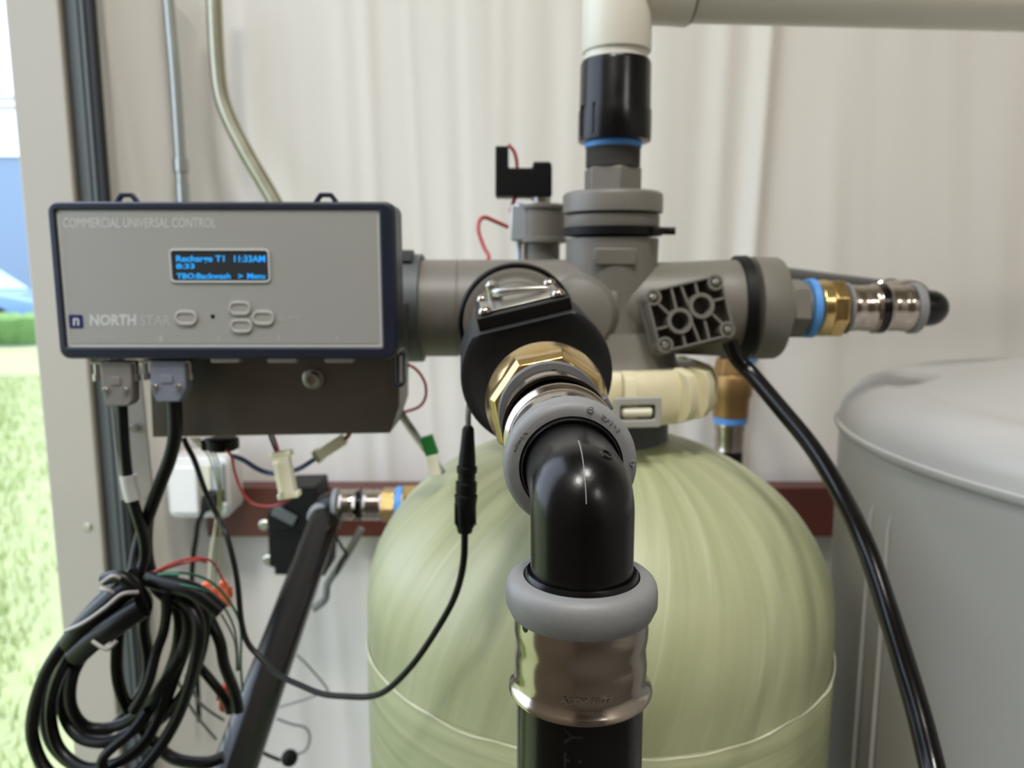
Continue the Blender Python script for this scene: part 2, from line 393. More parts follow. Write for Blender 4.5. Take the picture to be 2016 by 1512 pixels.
# ------------------------------------------------------------------ main plumbing geometry
YV = .228
E = P(1147, 978, YV)                                   # elbow corner on both axes
T = P(1058, 745, .43)
D2 = (T - E).normalized()                              # direction of the run going back to the meter
DN = Vector((0, 0, -1))
def press_ring_prof(): # t from the face to the back, radii
    return [(0, .0183), (0, .0206), (.0005, .0218), (.0014, .0228), (.0028, .0235), (.0045, .0238), (.0084, .0238), (.0114, .0225), (.0114, .0183)]
def sleeve_prof(L=.0262):
    return [(0, .0205), (0, .0209), (.0035, .0211), (.0055, .0213), (.0085, .0212), (.0105, .0208), (.0125, .0207), (.0145, .0208), (.0175, .0211), (.0205, .0210), (.0225, .0209), (.0238, .0212), (L-.0010, .0223), (L, .0229), (L+.0006, .0229), (L+.0004, .0214), (L-.002, .0204)]
elbow = thing('elbow_fitting', 'black plastic pipe elbow in the centre foreground with grey collars and steel sleeves', 'pipe fitting', E)
RB = .0055; RE = .0161
# elbow body swept through the bend
mb = MB(); path = [E + DN*.0335]
for k in range(0, 17):
    a = PI/2*k/16
    c = E + DN*RB + D2*RB
    path.append(c + (-D2)*RB*math.cos(a) + (-DN)*RB*math.sin(a))
path.append(E + D2*.0385)
mb.tube(path, RE, 56, 1)
mb.build('elbow_body', M['blackpoly'], elbow, sharp=60)
# mould seam and gate mark
mb = MB(); sp = []
for k in range(3, 13):
    a = PI/2*k/12; c = E + DN*RB + D2*RB
    dirn = ((-D2)*math.cos(a) + (-DN)*math.sin(a)); side = D2.cross(DN).normalized()
    q = c + dirn*RB + (dirn*math.cos(.05) + side*math.sin(.05))*(RE+.00012)
    sp.append(q)
mb.tube(sp, .00024, 6, 2)
mb.build('mould_seam', M['ringgrey'], elbow)
a = PI*.40; dirn = ((-D2)*math.cos(a) + (-DN)*math.sin(a)); side = DN.cross(D2).normalized()
if side.x < 0: side = -side
nrm = (dirn*math.cos(.45)+side*math.sin(.45)).normalized()
c = E + DN*RB + D2*RB + dirn*RB + nrm*(RE-.0002)
MB().ring(c, nrm, [(0, .0012), (.0006, .0014), (.0006, .0022), (0, .0026)], 20).build('gate_mark', M['blackpoly'], elbow)
def socket(o, d, parent):
    MB().ring(o, d, [(-.0012, RE+.0002), (-.0014, .0172), (.0002, .0181), (.0105, .0181), (.0105, RE)], 56).build('socket_lip', M['blackpoly'], parent)
def ring_text(parent, o, d, body, a0, arc, h, rmid, sign=1, m=None):
    u, v, dd = frame(d)
    def fn(x, y, z):
        a = a0 + arc*x; r = rmid + sign*(y-.5)*h
        return o + dd*(-.00002 - z*.00022) + (u*math.cos(a) + v*math.sin(a))*r
    return text_part('lettering', body, fn, m or M['ringgrey'], parent)
S1 = E + DN*.0250; S2 = E + D2*.0308
for o, d in ((S1, DN), (S2, D2)):
    socket(o, d, elbow)
    r = MB().ring(o, d, press_ring_prof(), 72).build('press_ring', M['ringgrey'], elbow, sharp=32)
    s = MB().ring(o + d*.0108, d, sleeve_prof(), 72).build('press_sleeve', M['steel'], elbow, sharp=50)
    u, v, dd = frame(d)
    # inspection slots in the sleeve under the ring
    for k in range(4):
        n_ = Vector((math.sin((-1.02, 1.30, 2.6, -2.5)[k]), -math.cos((-1.02, 1.30, 2.6, -2.5)[k]), 0)) if d is DN else u*math.cos(PI/4+k*PI/2) + v*math.sin(PI/4+k*PI/2)
        MB().lathe(o + d*.0128 + n_*.0206, n_, [(0, .0014), (.0006, .0013)], 12).build('inspection_hole', M['black'], s)
    if d is not DN:
        # embossed words and marks facing the camera
        def ang(px, py):
            # angle of the ring-plane point seen at this pixel
            dirv = (P(px, py, 1) - Vector((0, 0, CAMZ))); cam0 = Vector((0, 0, CAMZ))
            tt = (o-cam0).dot(dd)/dirv.dot(dd); q = cam0 + dirv*tt - o
            return math.atan2(q.dot(v), q.dot(u))
        aV, aa = ang(1045, 855), ang(1024, 885)
        b1, b2 = ang(1212, 852), ang(1182, 832)
        def norm(x):
            while x > PI: x -= 2*PI
            while x < -PI: x += 2*PI
            return x
        ring_text(r, o, d, 'Viega', aV, norm(aa-aV)*1.15, .0016, .0207, -1)
        ring_text(r, o, d, '1-1/2', b1, norm(b2-b1)*1.15, .0016, .0209, -1)
        for (mx_, my_) in ((1156, 825), (1250, 911)):
            a = ang(mx_, my_)
            MB().ring(o + (u*math.cos(a)+v*math.sin(a))*.0216, -d, [(0, .0007), (.0004, .0008), (.0004, .0011), (0, .0012)], 20).build('ring_mark', M['ringgrey'], r)
    else:
        MB().box(o + Vector((.0165, .0135, 0)) + d*.003, (.004, .003, .004), Matrix.Rotation(.7, 3, 'Z')).build('lock_tab', M['ringgrey'], r, bevel=.0006)
        u, v, dd = frame(d)
        def wrap(px0, t0, h, width):
            a_c = math.atan2((-Vector((0, 1, 0))).dot(v), (-Vector((0, 1, 0))).dot(u)) ; return a_c
        a_c = wrap(0, 0, 0, 0)
        sgn = 1 if (u*math.cos(a_c+.1)+v*math.sin(a_c+.1)).x > (u*math.cos(a_c)+v*math.sin(a_c)).x else -1
        for body, t0, h, w0, w1 in (('ASTM F877', .0318, .0022, -.36, .36), ('123 45', .0272, .0014, -.2, .3)):
            def fn(x, y, z, t0=t0, h=h, w0=w0, w1=w1):
                a = a_c + sgn*(w0+(w1-w0)*x); rr_ = .0211 + (.0003 if t0 > .03 else .0006) + z*.0001
                return o + dd*(t0 - h*y) + (u*math.cos(a)+v*math.sin(a))*rr_
            if body.startswith('AST'): text_part('stamped_lettering', body, fn, M['zinc'], s)
# foreground vertical pipe
pt = S1 + DN*.0125
pipe = thing('plastic_pipe', 'thick black plastic pipe running down from the foreground elbow', 'pipe', E + DN*.2)
L = pt.z - .02
MB().lathe(pt, DN, [(0, .0203), (L, .0203)], 72).build('pipe_wall', M['blackpipe'], pipe)
u, v, dd = frame(DN); a_c = math.atan2(-v.y, -u.y); sgn = 1 if (u*math.cos(a_c+.1)+v*math.sin(a_c+.1)).x > (u*math.cos(a_c)+v*math.sin(a_c)).x else -1
def fn(x, y, z):
    t0 = .0275 + .036*(1-x); a = a_c + sgn*(-.32 + .27*(1-y)+.0)
    return pt + dd*t0 + (u*math.cos(a)+v*math.sin(a))*(.02032 + z*.00006)
text_part('printed_lettering', 'US LIST Y', fn, M['meter'], pipe)
L2 = .0308+.0108+.0262
MB().lathe(E + D2*(L2-.014), D2, [(0, .0202), (.047, .0202)], 56).build('coupling_pipe', M['blackpipe'], elbow)

# brass press adapter between elbow and meter
A0 = E + D2*.0855
ad = thing('brass_adapter', 'polished brass hex adapter with steel press sleeve screwed into the charcoal meter', 'pipe fitting', A0)
def rev(prof, L): return [(L-t, r) for t, r in prof]
s3 = MB().ring(A0, D2, rev(sleeve_prof(), .0262), 72).build('press_sleeve', M['steel'], ad, sharp=50)
r3o = A0 + D2*.0258
r3 = MB().ring(r3o, D2, [(0, .0208), (0, .0236), (.0008, .0241), (.0078, .0241), (.009, .023), (.009, .0208)], 72).build('press_ring', M['ringdark'], ad, sharp=50)
u, v, dd = frame(D2)
rt = Vector((1, 0, 0)) - dd*dd.x; rt.normalize(); upv = dd.cross(rt); upv = upv if upv.z > 0 else -upv
tb = r3o + dd*.004 + rt*.0243 + upv*.004
MB().box(tb, (.006, .010, .007), Matrix.Rotation(-.5, 3, 'Y')).build('lock_tab', M['ringdark'], r3, bevel=.0009)
mb = MB(); nh = (upv*math.cos(.0) + rt*.02).normalized(); mb.lathe(A0 + D2*.0215 + nh*.0208, nh, [(0, .0012), (.0007, .0011)], 12); mb.build('inspection_hole', M['black'], s3)
h0 = A0 + D2*.0345
MB().lathe(h0+D2*.002, D2, [(0, .0255), (.0022, .0268), (.011, .0293), (.0165, .0298), (.018, .0285), (.026, .0285)], 56).build('brass_flange', M['brass'], ad, sharp=20)
# MB hex facets: an eight-sided wrench land in front of the flange
MB().lathe(h0-D2*.001, D2, [(-.004, .0225), (-.003, .0262), (.0012, .0283), (.006, .0291), (.0085, .0291)], sides=8, phase=.2).build('hex_land', M['brass'], ad, sharp=15, bevel=.0004)

# charcoal flow meter
MC = P(1058, 741, .43); MD = (P(1016, 633, .60) - MC).normalized()
meter = thing('flow_meter', 'round charcoal flow meter housing with flat top plate behind the brass hex', 'flow meter', MC)
rt = Vector((1, 0, 0)); rt = (rt - MD*rt.dot(MD)).normalized(); upv = rt.cross(MD); upv = upv if upv.z > 0 else -upv
roll = math.radians(13); R_ = rt*math.cos(roll) + upv*math.sin(roll); U_ = -rt*math.sin(roll) + upv*math.cos(roll)
RM = .0438; hf = .0322
def mpt(x, y, t): return MC + R_*x + U_*y + MD*t
def mout(R, hcut, t, n=64):
    out = []
    for k in range(n):
        a = 2*PI*k/n; x, y = R*math.cos(a), R*math.sin(a)
        if y > hcut: y = hcut
        out.append(mpt(x, y, t))
    return out
mb = MB(); n = 64; levels = [(.0285, .0285, .0065), (.031, .028, .0055), (.038, .030, .001), (.0415, .0312, 0), (.0432, .0318, .0008), (.0438, .0322, .003), (.0438, .0322, .052), (.042, .031, .056), (.030, .028, .057)]
vs = []; fs = []
for R, hc, t_ in levels: vs += mout(R, hc, t_)
for i in range(len(levels)-1):
    for k in range(n): fs.append((i*n+k, i*n+(k+1) % n, (i+1)*n+(k+1) % n, (i+1)*n+k))
fs += [tuple(range(n-1, -1, -1)), tuple((len(levels)-1)*n+k for k in range(n))]
mb.add(vs, fs).build('meter_housing', M['meter'], meter, sharp=42)
MB().lathe(MC + MD*.055, MD, [(0, .030), (.10, .030), (.128, .030)], 56).build('meter_tube', M['valve'], meter)
# top plate
pl = [mpt(-.026, hf+.0002, .004), mpt(.028, hf+.0002, .004), mpt(.028, hf+.0002, .066), mpt(-.026, hf+.0002, .066)]
UP = U_*.0072
plate = MB().prism(pl, UP).build('cover_plate', M['black'], meter, bevel=.0006)
MB().prism([p + U_*.0075 for p in [mpt(-.023, hf, .013), mpt(.025, hf, .013), mpt(.025, hf, .064), mpt(-.023, hf, .064)]], U_*.0012).build('steel_cover', M['zinc'], plate, bevel=.0004)
for x in (-.0205, .0225):
    for t_ in (.013, .058):
        MB().lathe(mpt(x, hf+.0084, t_), U_, [(0, .0042), (.001, .0042), (.0028, .003), (.0034, .0014)], 20).build('screw', M['steel'], meter)
MB().tube([mpt(-.013, hf+.0125, .052), mpt(-.010, hf+.013, .044), mpt(.002, hf+.0125, .038), mpt(.016, hf+.0105, .034), mpt(.021, hf+.009, .034)], [.0030, .0030, .0022, .0018, .0014], 14).build('steel_clip', M['zinc'], meter)
MB().lathe(mpt(-.013, hf+.0088, .052), U_, [(0, .005), (.005, .0045), (.009, .0045), (.011, .002)], 20).build('clip_knob', M['zinc'], meter)

# ------------------------------------------------------------------ grey valve manifold
YM = .70; ZM = Zof(607, YM); XV = Xof(1203, 560, YM)
man = thing('valve_manifold', 'big grey plastic valve manifold sitting on top of the green tank', 'valve manifold', (XV, YM, ZM))
RH = .0440; RT = .0402
xl = Xof(796, 607, YM); xr = Xof(1430, 607, YM)
MB().lathe((xl, YM, ZM), (1, 0, 0), [(0, RH-.004), (.003, RH), (Xof(903, 607, YM)-xl, RH), (Xof(904, 607, YM)-xl, RH-.0008), (Xof(907, 607, YM)-xl, RH-.0008), (Xof(908, 607, YM)-xl, RH), (XV-xl, RH)], 56).build('left_arm', M['valve'], man)
MB().lathe((XV-.01, YM, ZM), (1, 0, 0), [(0, RH-.004), (.07, RH-.002), (xr-XV+.01, RH)], 56).build('right_arm', M['valve'], man)
zt_ = Zof(470, YM)
MB().lathe((XV, YM, ZM-.062), (0, 0, 1), [(0, .050), (.02, .046), (.06, .0415), (.075, RT+.0005), (zt_-ZM+.062, RT+.0015)], 56).build('top_arm', M['valve'], man)
MB().lathe((XV+.005, YM, ZM-.070), (0, 0, 1), [(0, .060), (.012, .062), (.016, .058), (.03, .054), (.05, .048)], 56).build('base_hub', M['valve'], man)
MB().lathe((XV-.028, YM-.012, ZM-.005), (-.2, -1, .05), [(0, .036), (.022, .036), (.034, .030), (.04, .015), (.041, 0)], 40).build('side_boss', M['valve'], man)
# nameplate-like raised pad on the top arm
MB().box((XV-.002, YM-RT-.0006, Zof(505, YM-RT)), (.036, .003, .014)).build('raised_pad', M['valve'], man, bevel=.001)
# port to the meter
PC = P(1018, 636, .615); PD = (P(1010, 612, .70) - PC).normalized(); PD = (PD*.5 + Vector((0, 1, 0))*.5).normalized()
MB().lathe(PC, PD, [(0, .0405), (.001, .0432), (.012, .0445), (.09, .044)], 64).build('front_port', M['valve'], man)
MB().lathe(PC - PD*.014, PD, [(0, .0335), (.001, .0352), (.012, .0366), (.02, .037)], 64).build('port_step', M['valve'], man)
MB().ring(PC + PD*.006, PD, [(0, .0445), (-.002, .0462), (0, .0478), (.006, .0480), (.009, .0465), (.009, .044)], 64).build('port_gasket', M['rubber'], man)
# dark strap at the left end
MB().ring((Xof(800, 607, YM), YM, ZM), (1, 0, 0), [(0, RH+.001), (0, RH+.005), (.016, RH+.005), (.016, RH+.001)], 48).box((Xof(806, 500, YM), YM-.02, ZM+RH+.003), (.012, .02, .010)).build('strap', M['column'], man, bevel=.0008)
MB().lathe((xl-.001, YM, ZM), (-1, 0, 0), [(0, .0445), (.004, .0445), (.006, .041), (.02, .04)], 40).build('end_cap', M['valve'], man)
# top flange, cap, clamp
def zr(py): return Zof(py, YM)
MB().lathe((XV, YM, zr(452)), (0, 0, 1), [(0, .0412), (.002, .0420), (zr(426)-zr(452), .0420), (zr(425)-zr(452)+.0002, .040)], 56).build('top_flange', M['valve'], man)
capz = zr(422)
MB().lathe((XV, YM, capz), (0, 0, 1), [(0, .0432), (.001, .0446), (zr(388)-capz, .0446), (zr(384)-capz, .0440), (zr(380)-capz, .0415), (zr(379)-capz, .026)], 56).build('top_cap', M['valve'], man)
clz = zr(457)
mb = MB().ring((XV, YM, clz), (0, 0, 1), [(-.0035, .0415), (-.0035, .0445), (.0035, .0448), (.0035, .0415)], 56)
mb.tube([(XV+.03, YM-.035, clz), (XV+.044, YM-.02, clz), (XV+.053, YM-.02, clz)], .0034, 10)
mb.build('clamp_band', M['rubber'], man)
# right arm: flange, clamp, cap
xc0 = Xof(1452, 607, YM)
MB().ring((xc0-.004, YM, ZM), (1, 0, 0), [(0, RH), (0, .0475), (.009, .0478), (.009, RH)], 56).build('clamp_band', M['rubber'], man)
MB().lathe((xr-.002, YM, ZM), (1, 0, 0), [(0, RH), (.014, RH)], 48).build('arm_flange', M['valve'], man)
x0 = Xof(1474, 607, YM); x1 = Xof(1530, 607, YM)
MB().lathe((x0, YM, ZM), (1, 0, 0), [(0, .0455), (.001, .0468), (x1-x0-.004, .0462), (x1-x0-.001, .0445), (x1-x0, .041), (x1-x0+.0004, .026)], 64).build('arm_cap', M['valve'], man)
# ribbed cover plate rolled to the left, facing the camera
CC = P(1357, 618, YM-.056); cr = math.radians(13)
CX = Vector((math.cos(cr), .12, math.sin(cr))).normalized(); CZ = Vector((-math.sin(cr), .16, math.cos(cr))); CZ = (CZ - CX*CZ.dot(CX)).normalized(); CN = CX.cross(CZ); CN = CN if CN.y < 0 else -CN
def cp(x, z, h=0): return CC + CX*x + CZ*z + CN*h
W2, H2 = .0335, .0265
def rr2(w, h, r, n=5):
    out = []
    for sx, sz, a0 in ((1, 1, 0), (-1, 1, PI/2), (-1, -1, PI), (1, -1, 3*PI/2)):
        for k in range(n+1):
            a = a0 + PI/2*k/n; out.append((sx*(w-r)+r*math.cos(a), sz*(h-r)+r*math.sin(a)))
    return out
cov = MB().prism([cp(x, z, -.026) for x, z in rr2(W2+.002, H2+.002, .006)], CN*.012).build('cover_block', M['valve'], man, bevel=.001)
base = MB().prism([cp(x, z, -.0145) for x, z in rr2(W2, H2, .006)], CN*.002).build('ribbed_cover', M['valvedark'], man)
mb = MB().loop([cp(x, z, -.0125) for x, z in rr2(W2, H2, .006)], [cp(x, z, -.0125) for x, z in rr2(W2-.0018, H2-.0018, .005)], CN*.0165)
mb.build('cover_rim', M['valve'], base, bevel=.0003)
circ = [(-.0106, -.0040), (.0106, .0040)]
for x, z in circ:
    MB().ring(cp(x, z, -.0125), CN, [(0, .0070), (.0175, .0078), (.0175, .0108), (0, .0112)], 32).build('round_boss', M['valve'], base)
screws = [(-W2+.006, H2-.006), (W2-.006, H2-.006), (-W2+.006, -H2+.006), (W2-.006, -H2+.006)]
for x, z in screws:
    MB().ring(cp(x, z, -.0125), CN, [(0, .0046), (.0165, .0046), (.0165, .0068), (0, .0070)], 24).build('screw_boss', M['valve'], base)
    MB().lathe(cp(x, z, .001), CN, [(0, .0038), (.0035, .0036), (.0055, .002), (.0056, 0)], 20).build('screw', M['zinc'], base)
def rib(a, b):
    a = Vector(a); b = Vector(b); d = (b-a).normalized(); q = Vector((-d.y, d.x))*.00095
    return MB().prism([cp(*(a+q), -.0125), cp(*(b+q), -.0125), cp(*(b-q), -.0125), cp(*(a-q), -.0125)], CN*.0155)
w_, h_ = W2-.0015, H2-.0015
ribs = [((-.0106, .0066), (-.0106, h_)), ((.0106, .0146), (.0106, h_)), ((.0212, .0060), (w_, .0060)),
        ((-.0212, -.0060), (-w_, -.0060)), ((-.0106, -.0146), (-.0106, -h_)), ((.0106, -.0066), (.0106, -h_)),
        ((.018, -.0040), (.025, -.015)), ((-.018, .0040), (-.025, .015)), ((.001, .0035), (-.002, h_)), ((-.001, -.0035), (.002, -h_))]
for a, b in ribs: rib(a, b).build('rib', M['valve'], base)

# reducer and fittings leaving to the right
rf_ = thing('right_adapter', 'grey reducer, blue taped brass hex and steel sleeves ending in a small black elbow', 'pipe fitting', (x1, YM, ZM))
def xo(px): return Xof(px, 605, YM)
X = (1, 0, 0)
MB().lathe((x1, YM, ZM), X, [(0, .0265), (.002, .0275), (xo(1548)-x1, .0262)], 48).lathe((xo(1546), YM, ZM), X, [(0, .0255), (.001, .027), (xo(1578)-xo(1546), .027)], sides=6, phase=.3).lathe((xo(1576), YM, ZM), X, [(0, .0235), (.008, .0235)], 48).build('grey_reducer', M['valve'], rf_, bevel=.0008)
MB().lathe((xo(1583), YM, ZM), X, [(0, .024), (.001, .0268), (.007, .027), (.0085, .0245)], 48).build('thread_tape', M['tape'], rf_)
MB().lathe((xo(1601), YM, ZM), X, [(0, .0235), (.002, .0256), (.0105, .0258), (.011, .0250)], 48).lathe((xo(1624), YM, ZM), X, [(0, .0255), (.001, .0268), (.012, .0268), (.0135, .0255)], sides=8, phase=.39).build('brass_hex', M['brass'], rf_, bevel=.0006)
def psleeve(xa, flip):
    pr = sleeve_prof(); L_ = .0262
    pr = pr if not flip else rev(pr, L_)
    return MB().ring((xa, YM, ZM), X, pr, 48).build('press_sleeve', M['steel'], rf_)
MB().lathe((xo(1658), YM, ZM), X, [(0, .022), (.001, .0235), (.003, .0235)], 48).build('press_ring', M['ringgrey'], rf_)
psleeve(xo(1662), False)
MB().lathe((xo(1716), YM, ZM), X, [(0, .0203), (.02, .0203)], 40).ring((xo(1718), YM, ZM), X, [(0, .020), (0, .023), (.006, .023), (.007, .020)], 40).build('pipe_stub', M['blackpipe'], rf_)
psleeve(xo(1736), True)
MB().ring((xo(1789), YM, ZM), X, [(0, .0185), (0, .0222), (.001, .0232), (.006, .0232), (.0075, .0220), (.0075, .0185)], 48).build('press_ring', M['ringgrey'], rf_)
ec = Vector((xo(1838), YM+.005, ZM)); pth = [Vector((xo(1806), YM, ZM)), Vector((xo(1818), YM, ZM))]
bend_end = P(1475, 545, 1.10); dback = (bend_end - Vector((xo(1838), YM, ZM))).normalized()
pth += [ec + Vector((-.003, -.003, 0)), ec + dback*.004 + Vector((.001, .004, 0)), ec + dback*.018, ec + dback*.035]
MB().tube(pth, .0165, 28, 4).build('elbow_body', M['blackpoly'], rf_)
bp_ = thing('back_pipe', 'black pipe running back from the right hand elbow to the wall', 'pipe', bend_end)
q0 = ec + dback*.034
MB().tube([q0, bend_end], .0203, 28, 1).build('pipe_wall', M['blackpipe'], bp_)
MB().lathe(q0 - dback*.004, dback, [(0, .0175), (.001, .023), (.009, .0235), (.010, .0212), (.034, .0215), (.035, .0225)], 36).build('press_sleeve', M['steel'], bp_)

# brass coupling dropping by the wall
YB = 1.10; bx = Xof(1440, 770, YB)
bc = thing('wall_coupling', 'dull brass coupling with blue tape hanging behind the manifold near the wall', 'pipe fitting', (bx, YB, Zof(900, YB)))
def zz(py): return Zof(py, YB)
MB().lathe((bx, YB, zz(705)), DN, [(0, .020), (.0, .024), (zz(705)-zz(735), .0285)], sides=8).lathe((bx, YB, zz(735)), DN, [(0, .027), (.004, .0295), (zz(735)-zz(775), .0295), (zz(735)-zz(785), .026), (zz(735)-zz(820), .0255)], 32).build('brass_body', M['brassdull'], bc, bevel=.001)
MB().lathe((bx, YB, zz(818)), DN, [(0, .023), (.001, .0245), (.010, .0245), (.011, .022)], 32).build('thread_tape', M['tape'], bc)
MB().lathe((bx+.018, YB-.01, zz(703)), DN, [(0, .014), (.006, .014)], 20).build('tape_patch', M['tape'], bc)
MB().lathe((bx, YB, zz(833)), DN, [(0, .022), (.006, .0228), (.014, .0205), (.022, .0215), (.034, .0205), (.040, .022), (.041, .02)], 32).build('press_sleeve', M['steel'], bc)
MB().lathe((bx, YB, zz(880)), DN, [(0, .0203), (.5, .0203)], 28).build('pipe_wall', M['blackpipe'], bc)
MB().tube([bend_end - dback*.01, bend_end + dback*.012, Vector((bx, YB+.0, bend_end.z-.008)), Vector((bx, YB, bend_end.z-.04)), Vector((bx, YB, zz(706)))], .0195, 24, 5).build('elbow_body', M['blackpoly'], bc)

# top: threaded reducer, union, pvc
tr = thing('threaded_reducer', 'grey threaded plastic reducer standing on the manifold top', 'pipe fitting', (XV, YM, zr(379)))
XR = Xof(1207, 300, YM)
MB().lathe((XR, YM, zr(381)), (0, 0, 1), [(0, .0262), (zr(334)-zr(381), .0262), (zr(332)-zr(381), .025)], sides=6, phase=PI/6+.14).build('hex_body', M['valve'], tr, bevel=.0008)
prof = []; z0, z1 = zr(331), zr(288); nt_ = 12
for k in range(nt_):
    a = (z1-z0)*k/nt_; prof += [(a, .0232), (a+(z1-z0)/nt_*.5, .0245)]
MB().lathe((XR, YM, z0), (0, 0, 1), prof+[(z1-z0, .0232)], 48).build('thread', M['valvedark'], tr, sharp=60)
MB().lathe((XR, YM, zr(293)), (0, 0, 1), [(0, .0240), (.001, .0252), (zr(278)-zr(293), .0258)], 40).build('thread_tape', M['tape'], tr)
un = thing('pipe_union', 'black glossy plastic union sleeve under the white elbow', 'pipe fitting', (XR, YM, zr(282)))
XU = Xof(1211, 200, YM); z0, z1 = zr(282), zr(122)
MB().lathe((XU, YM, z0), (0, 0, 1), [(0, .028), (.001, .0318), (.004, .0322), (zr(222)-z0, .0322), (zr(216)-z0, .0312), (z1-z0-.003, .0308), (z1-z0, .0295), (z1-z0+.0002, .026)], 56).build('union_body', M['blackpoly'], un)
for a, zc_ in ((-.75, 235), (-2.25, 235), (0.3, 235)):
    n_ = Vector((math.sin(a), -math.cos(a), 0)) if a > -2 else Vector((-.9, -.3, 0)).normalized()
    MB().box(Vector((XU, YM, zr(242))) + n_*.0322, (.0022, .002, .026), Matrix.Rotation(math.atan2(n_.x, -n_.y), 3, 'Z')).build('grip_rib', M['blackpoly'], un, bevel=.0004)
tr2 = thing('pvc_elbow', 'white plastic tee fitting at the top with scuffs above the black union', 'pipe fitting', (XU, YM, zr(105)))
XE = Xof(1215, 50, YM)
MB().ring((XU, YM, zr(123)), (0, 0, 1), [(0, .024), (0, .0275), (zr(106)-zr(123), .0275), (zr(106)-zr(123), .024)], 48).build('pvc_stub', M['pvc'], tr2)
ztop = zr(-24)
MB().lathe((XE, YM, zr(106)), (0, 0, 1), [(0, .0262), (.0005, .0295), (.002, .0300), (ztop-zr(106), .0300), (ztop-zr(106)+.022, .027), (ztop-zr(106)+.030, .012), (ztop-zr(106)+.031, 0)], 56).build('fitting_body', M['pvc'], tr2)
hd = Vector((1, .088, .004)).normalized(); ho = Vector((XE, YM, ztop))
MB().lathe(ho, hd, [(0, .0285), (.048, .0292), (.062, .0300), (.0625, .0265)], 56).build('side_socket', M['pvc'], tr2)
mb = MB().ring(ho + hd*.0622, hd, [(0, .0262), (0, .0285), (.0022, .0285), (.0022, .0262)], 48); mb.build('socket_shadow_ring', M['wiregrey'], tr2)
pv = MB().lathe(ho + hd*.055, hd, [(0, .0268), (1.6, .0268)], 48).build('pvc_pipe', M['pvc'], origin=ho+hd*.055)
tag(pv, 'long white plastic pipe crossing the top right of the picture', 'pipe')

# cream tank clamp
CLZ = (Zof(735, .62)+Zof(842, .61))/2
cl = thing('tank_clamp', 'ribbed cream plastic clamp collar round the tank neck', 'clamp', (XV, YM, CLZ))
RC = .0885
MB().ring((XV, YM, CLZ), (0, 0, 1), [(-.022, .060), (-.023, .082), (-.018, .085), (-.010, RC-.001), (.010, RC-.001), (.018, .084), (.022, .081), (.021, .060)], 72).build('collar', M['cream'], cl)
mb = MB()
for k in range(20):
    a = -1.20 + k*2*PI/20
    if -1.83 < a < -1.12: continue
    n_ = Vector((math.cos(a), math.sin(a), 0)); tq = Vector((-n_.y, n_.x, 0))
    o_ = Vector((XV, YM, CLZ))
    pr = [(-.0245, .078), (-.0195, .093), (-.010, .0972), (.010, .0972), (.019, .093), (.024, .079), (.020, .075), (-.020, .075)]
    w = .0052 if k % 2 else .0080
    MB().prism([o_ + n_*r + Vector((0, 0, z)) - tq*w for z, r in pr], tq*2*w).build('clamp_rib', M['cream'], cl, bevel=.0008)
# latch with window
la = Vector((Xof(1255, 812, .60)-.0, .604, Zof(812, .60)))
LX = Vector((1, .12, 0)).normalized()
def lp(x, z, y=0): return la + LX*x + Vector((0, -1, 0))*y + Vector((0, 0, z))
MB().loop([lp(x, z) for x, z in rr2(.0195, .0122, .002)], [lp(x, z) for x, z in rr2(.0145, .0062, .002)], (0, -.006, 0)).build('latch_frame', M['button'], cl, bevel=.0008)
MB().prism([lp(x, z, -.006) for x, z in rr2(.018, .011, .002)], (0, -.004, 0)).build('latch_back', M['valvedark'], cl)
MB().lathe(lp(-.0125, 0, .001), LX, [(0, .0030), (.001, .0042), (.022, .0044), (.024, .004)], 20).build('latch_bolt', M['creamlite'], cl)
MB().lathe((XV, YM, CLZ-.058), (0, 0, 1), [(0, .055), (.042, .055)], sides=24).build('neck', M['column'], man)

# ------------------------------------------------------------------ green tank
def fit_tank():
    # tangent directions of the left/right silhouettes
    l = math.atan2(Xof(727, 1300, 1), 1); r = math.atan2(Xof(1643, 1300, 1), 1)
    mid = (l+r)/2; half = (r-l)/2
    return mid, half
mid, half = fit_tank()
TX = XV - .011; TD = math.hypot(TX, YM); RTK = TD*math.sin(half)
tank = thing('softener_tank', 'pale green fibreglass pressure tank with a domed top in the centre', 'tank', (TX, YM, 0))
zdome = Zof(893, YM-.055); zeq = zdome - .150
prof = [(zdome+.004, .056), (zdome+.002, .060)]
nd = 26
for k in range(nd+1):
    a = PI/2*(1-k/nd)
    r = RTK*math.cos(a)**1.0; z = zeq + (zdome-zeq+.010)*math.sin(a)**.93
    if r > .063: prof.append((z, r))
def lathe_uv(name, m, prof, parent, seg=96):
    b = MB(); vs = []; fs = []
    for z, r in prof:
        for k in range(seg+1):
            a = PI/2 + 2*PI*k/seg; vs.append(Vector((TX+r*math.cos(a), YM+r*math.sin(a), z)))
    n = seg+1
    me = bpy.data.meshes.new(name); inv = world_of(parent).inverted()
    for i in range(len(prof)-1):
        for k in range(seg): fs.append((i*n+k, (i+1)*n+k, (i+1)*n+k+1, i*n+k+1))
    me.from_pydata([tuple(inv @ p) for p in vs], [], fs)
    uvl = me.uv_layers.new(name='UVMap'); ln = [0]
    for i in range(1, len(prof)): ln.append(ln[-1] + math.hypot(prof[i][0]-prof[i-1][0], prof[i][1]-prof[i-1][1]))
    for p in me.polygons:
        p.use_smooth = True
        for li in p.loop_indices:
            vi = me.loops[li].vertex_index; uvl.data[li].uv = ((vi % n)/seg, ln[vi//n])
    me.materials.append(m); o = bpy.data.objects.new(name, me); COL.objects.link(o); o.parent = parent; return o
zseam = zeq - .028
prof.append((zseam, RTK))
lathe_uv('tank_dome', M['dome'], prof, tank)
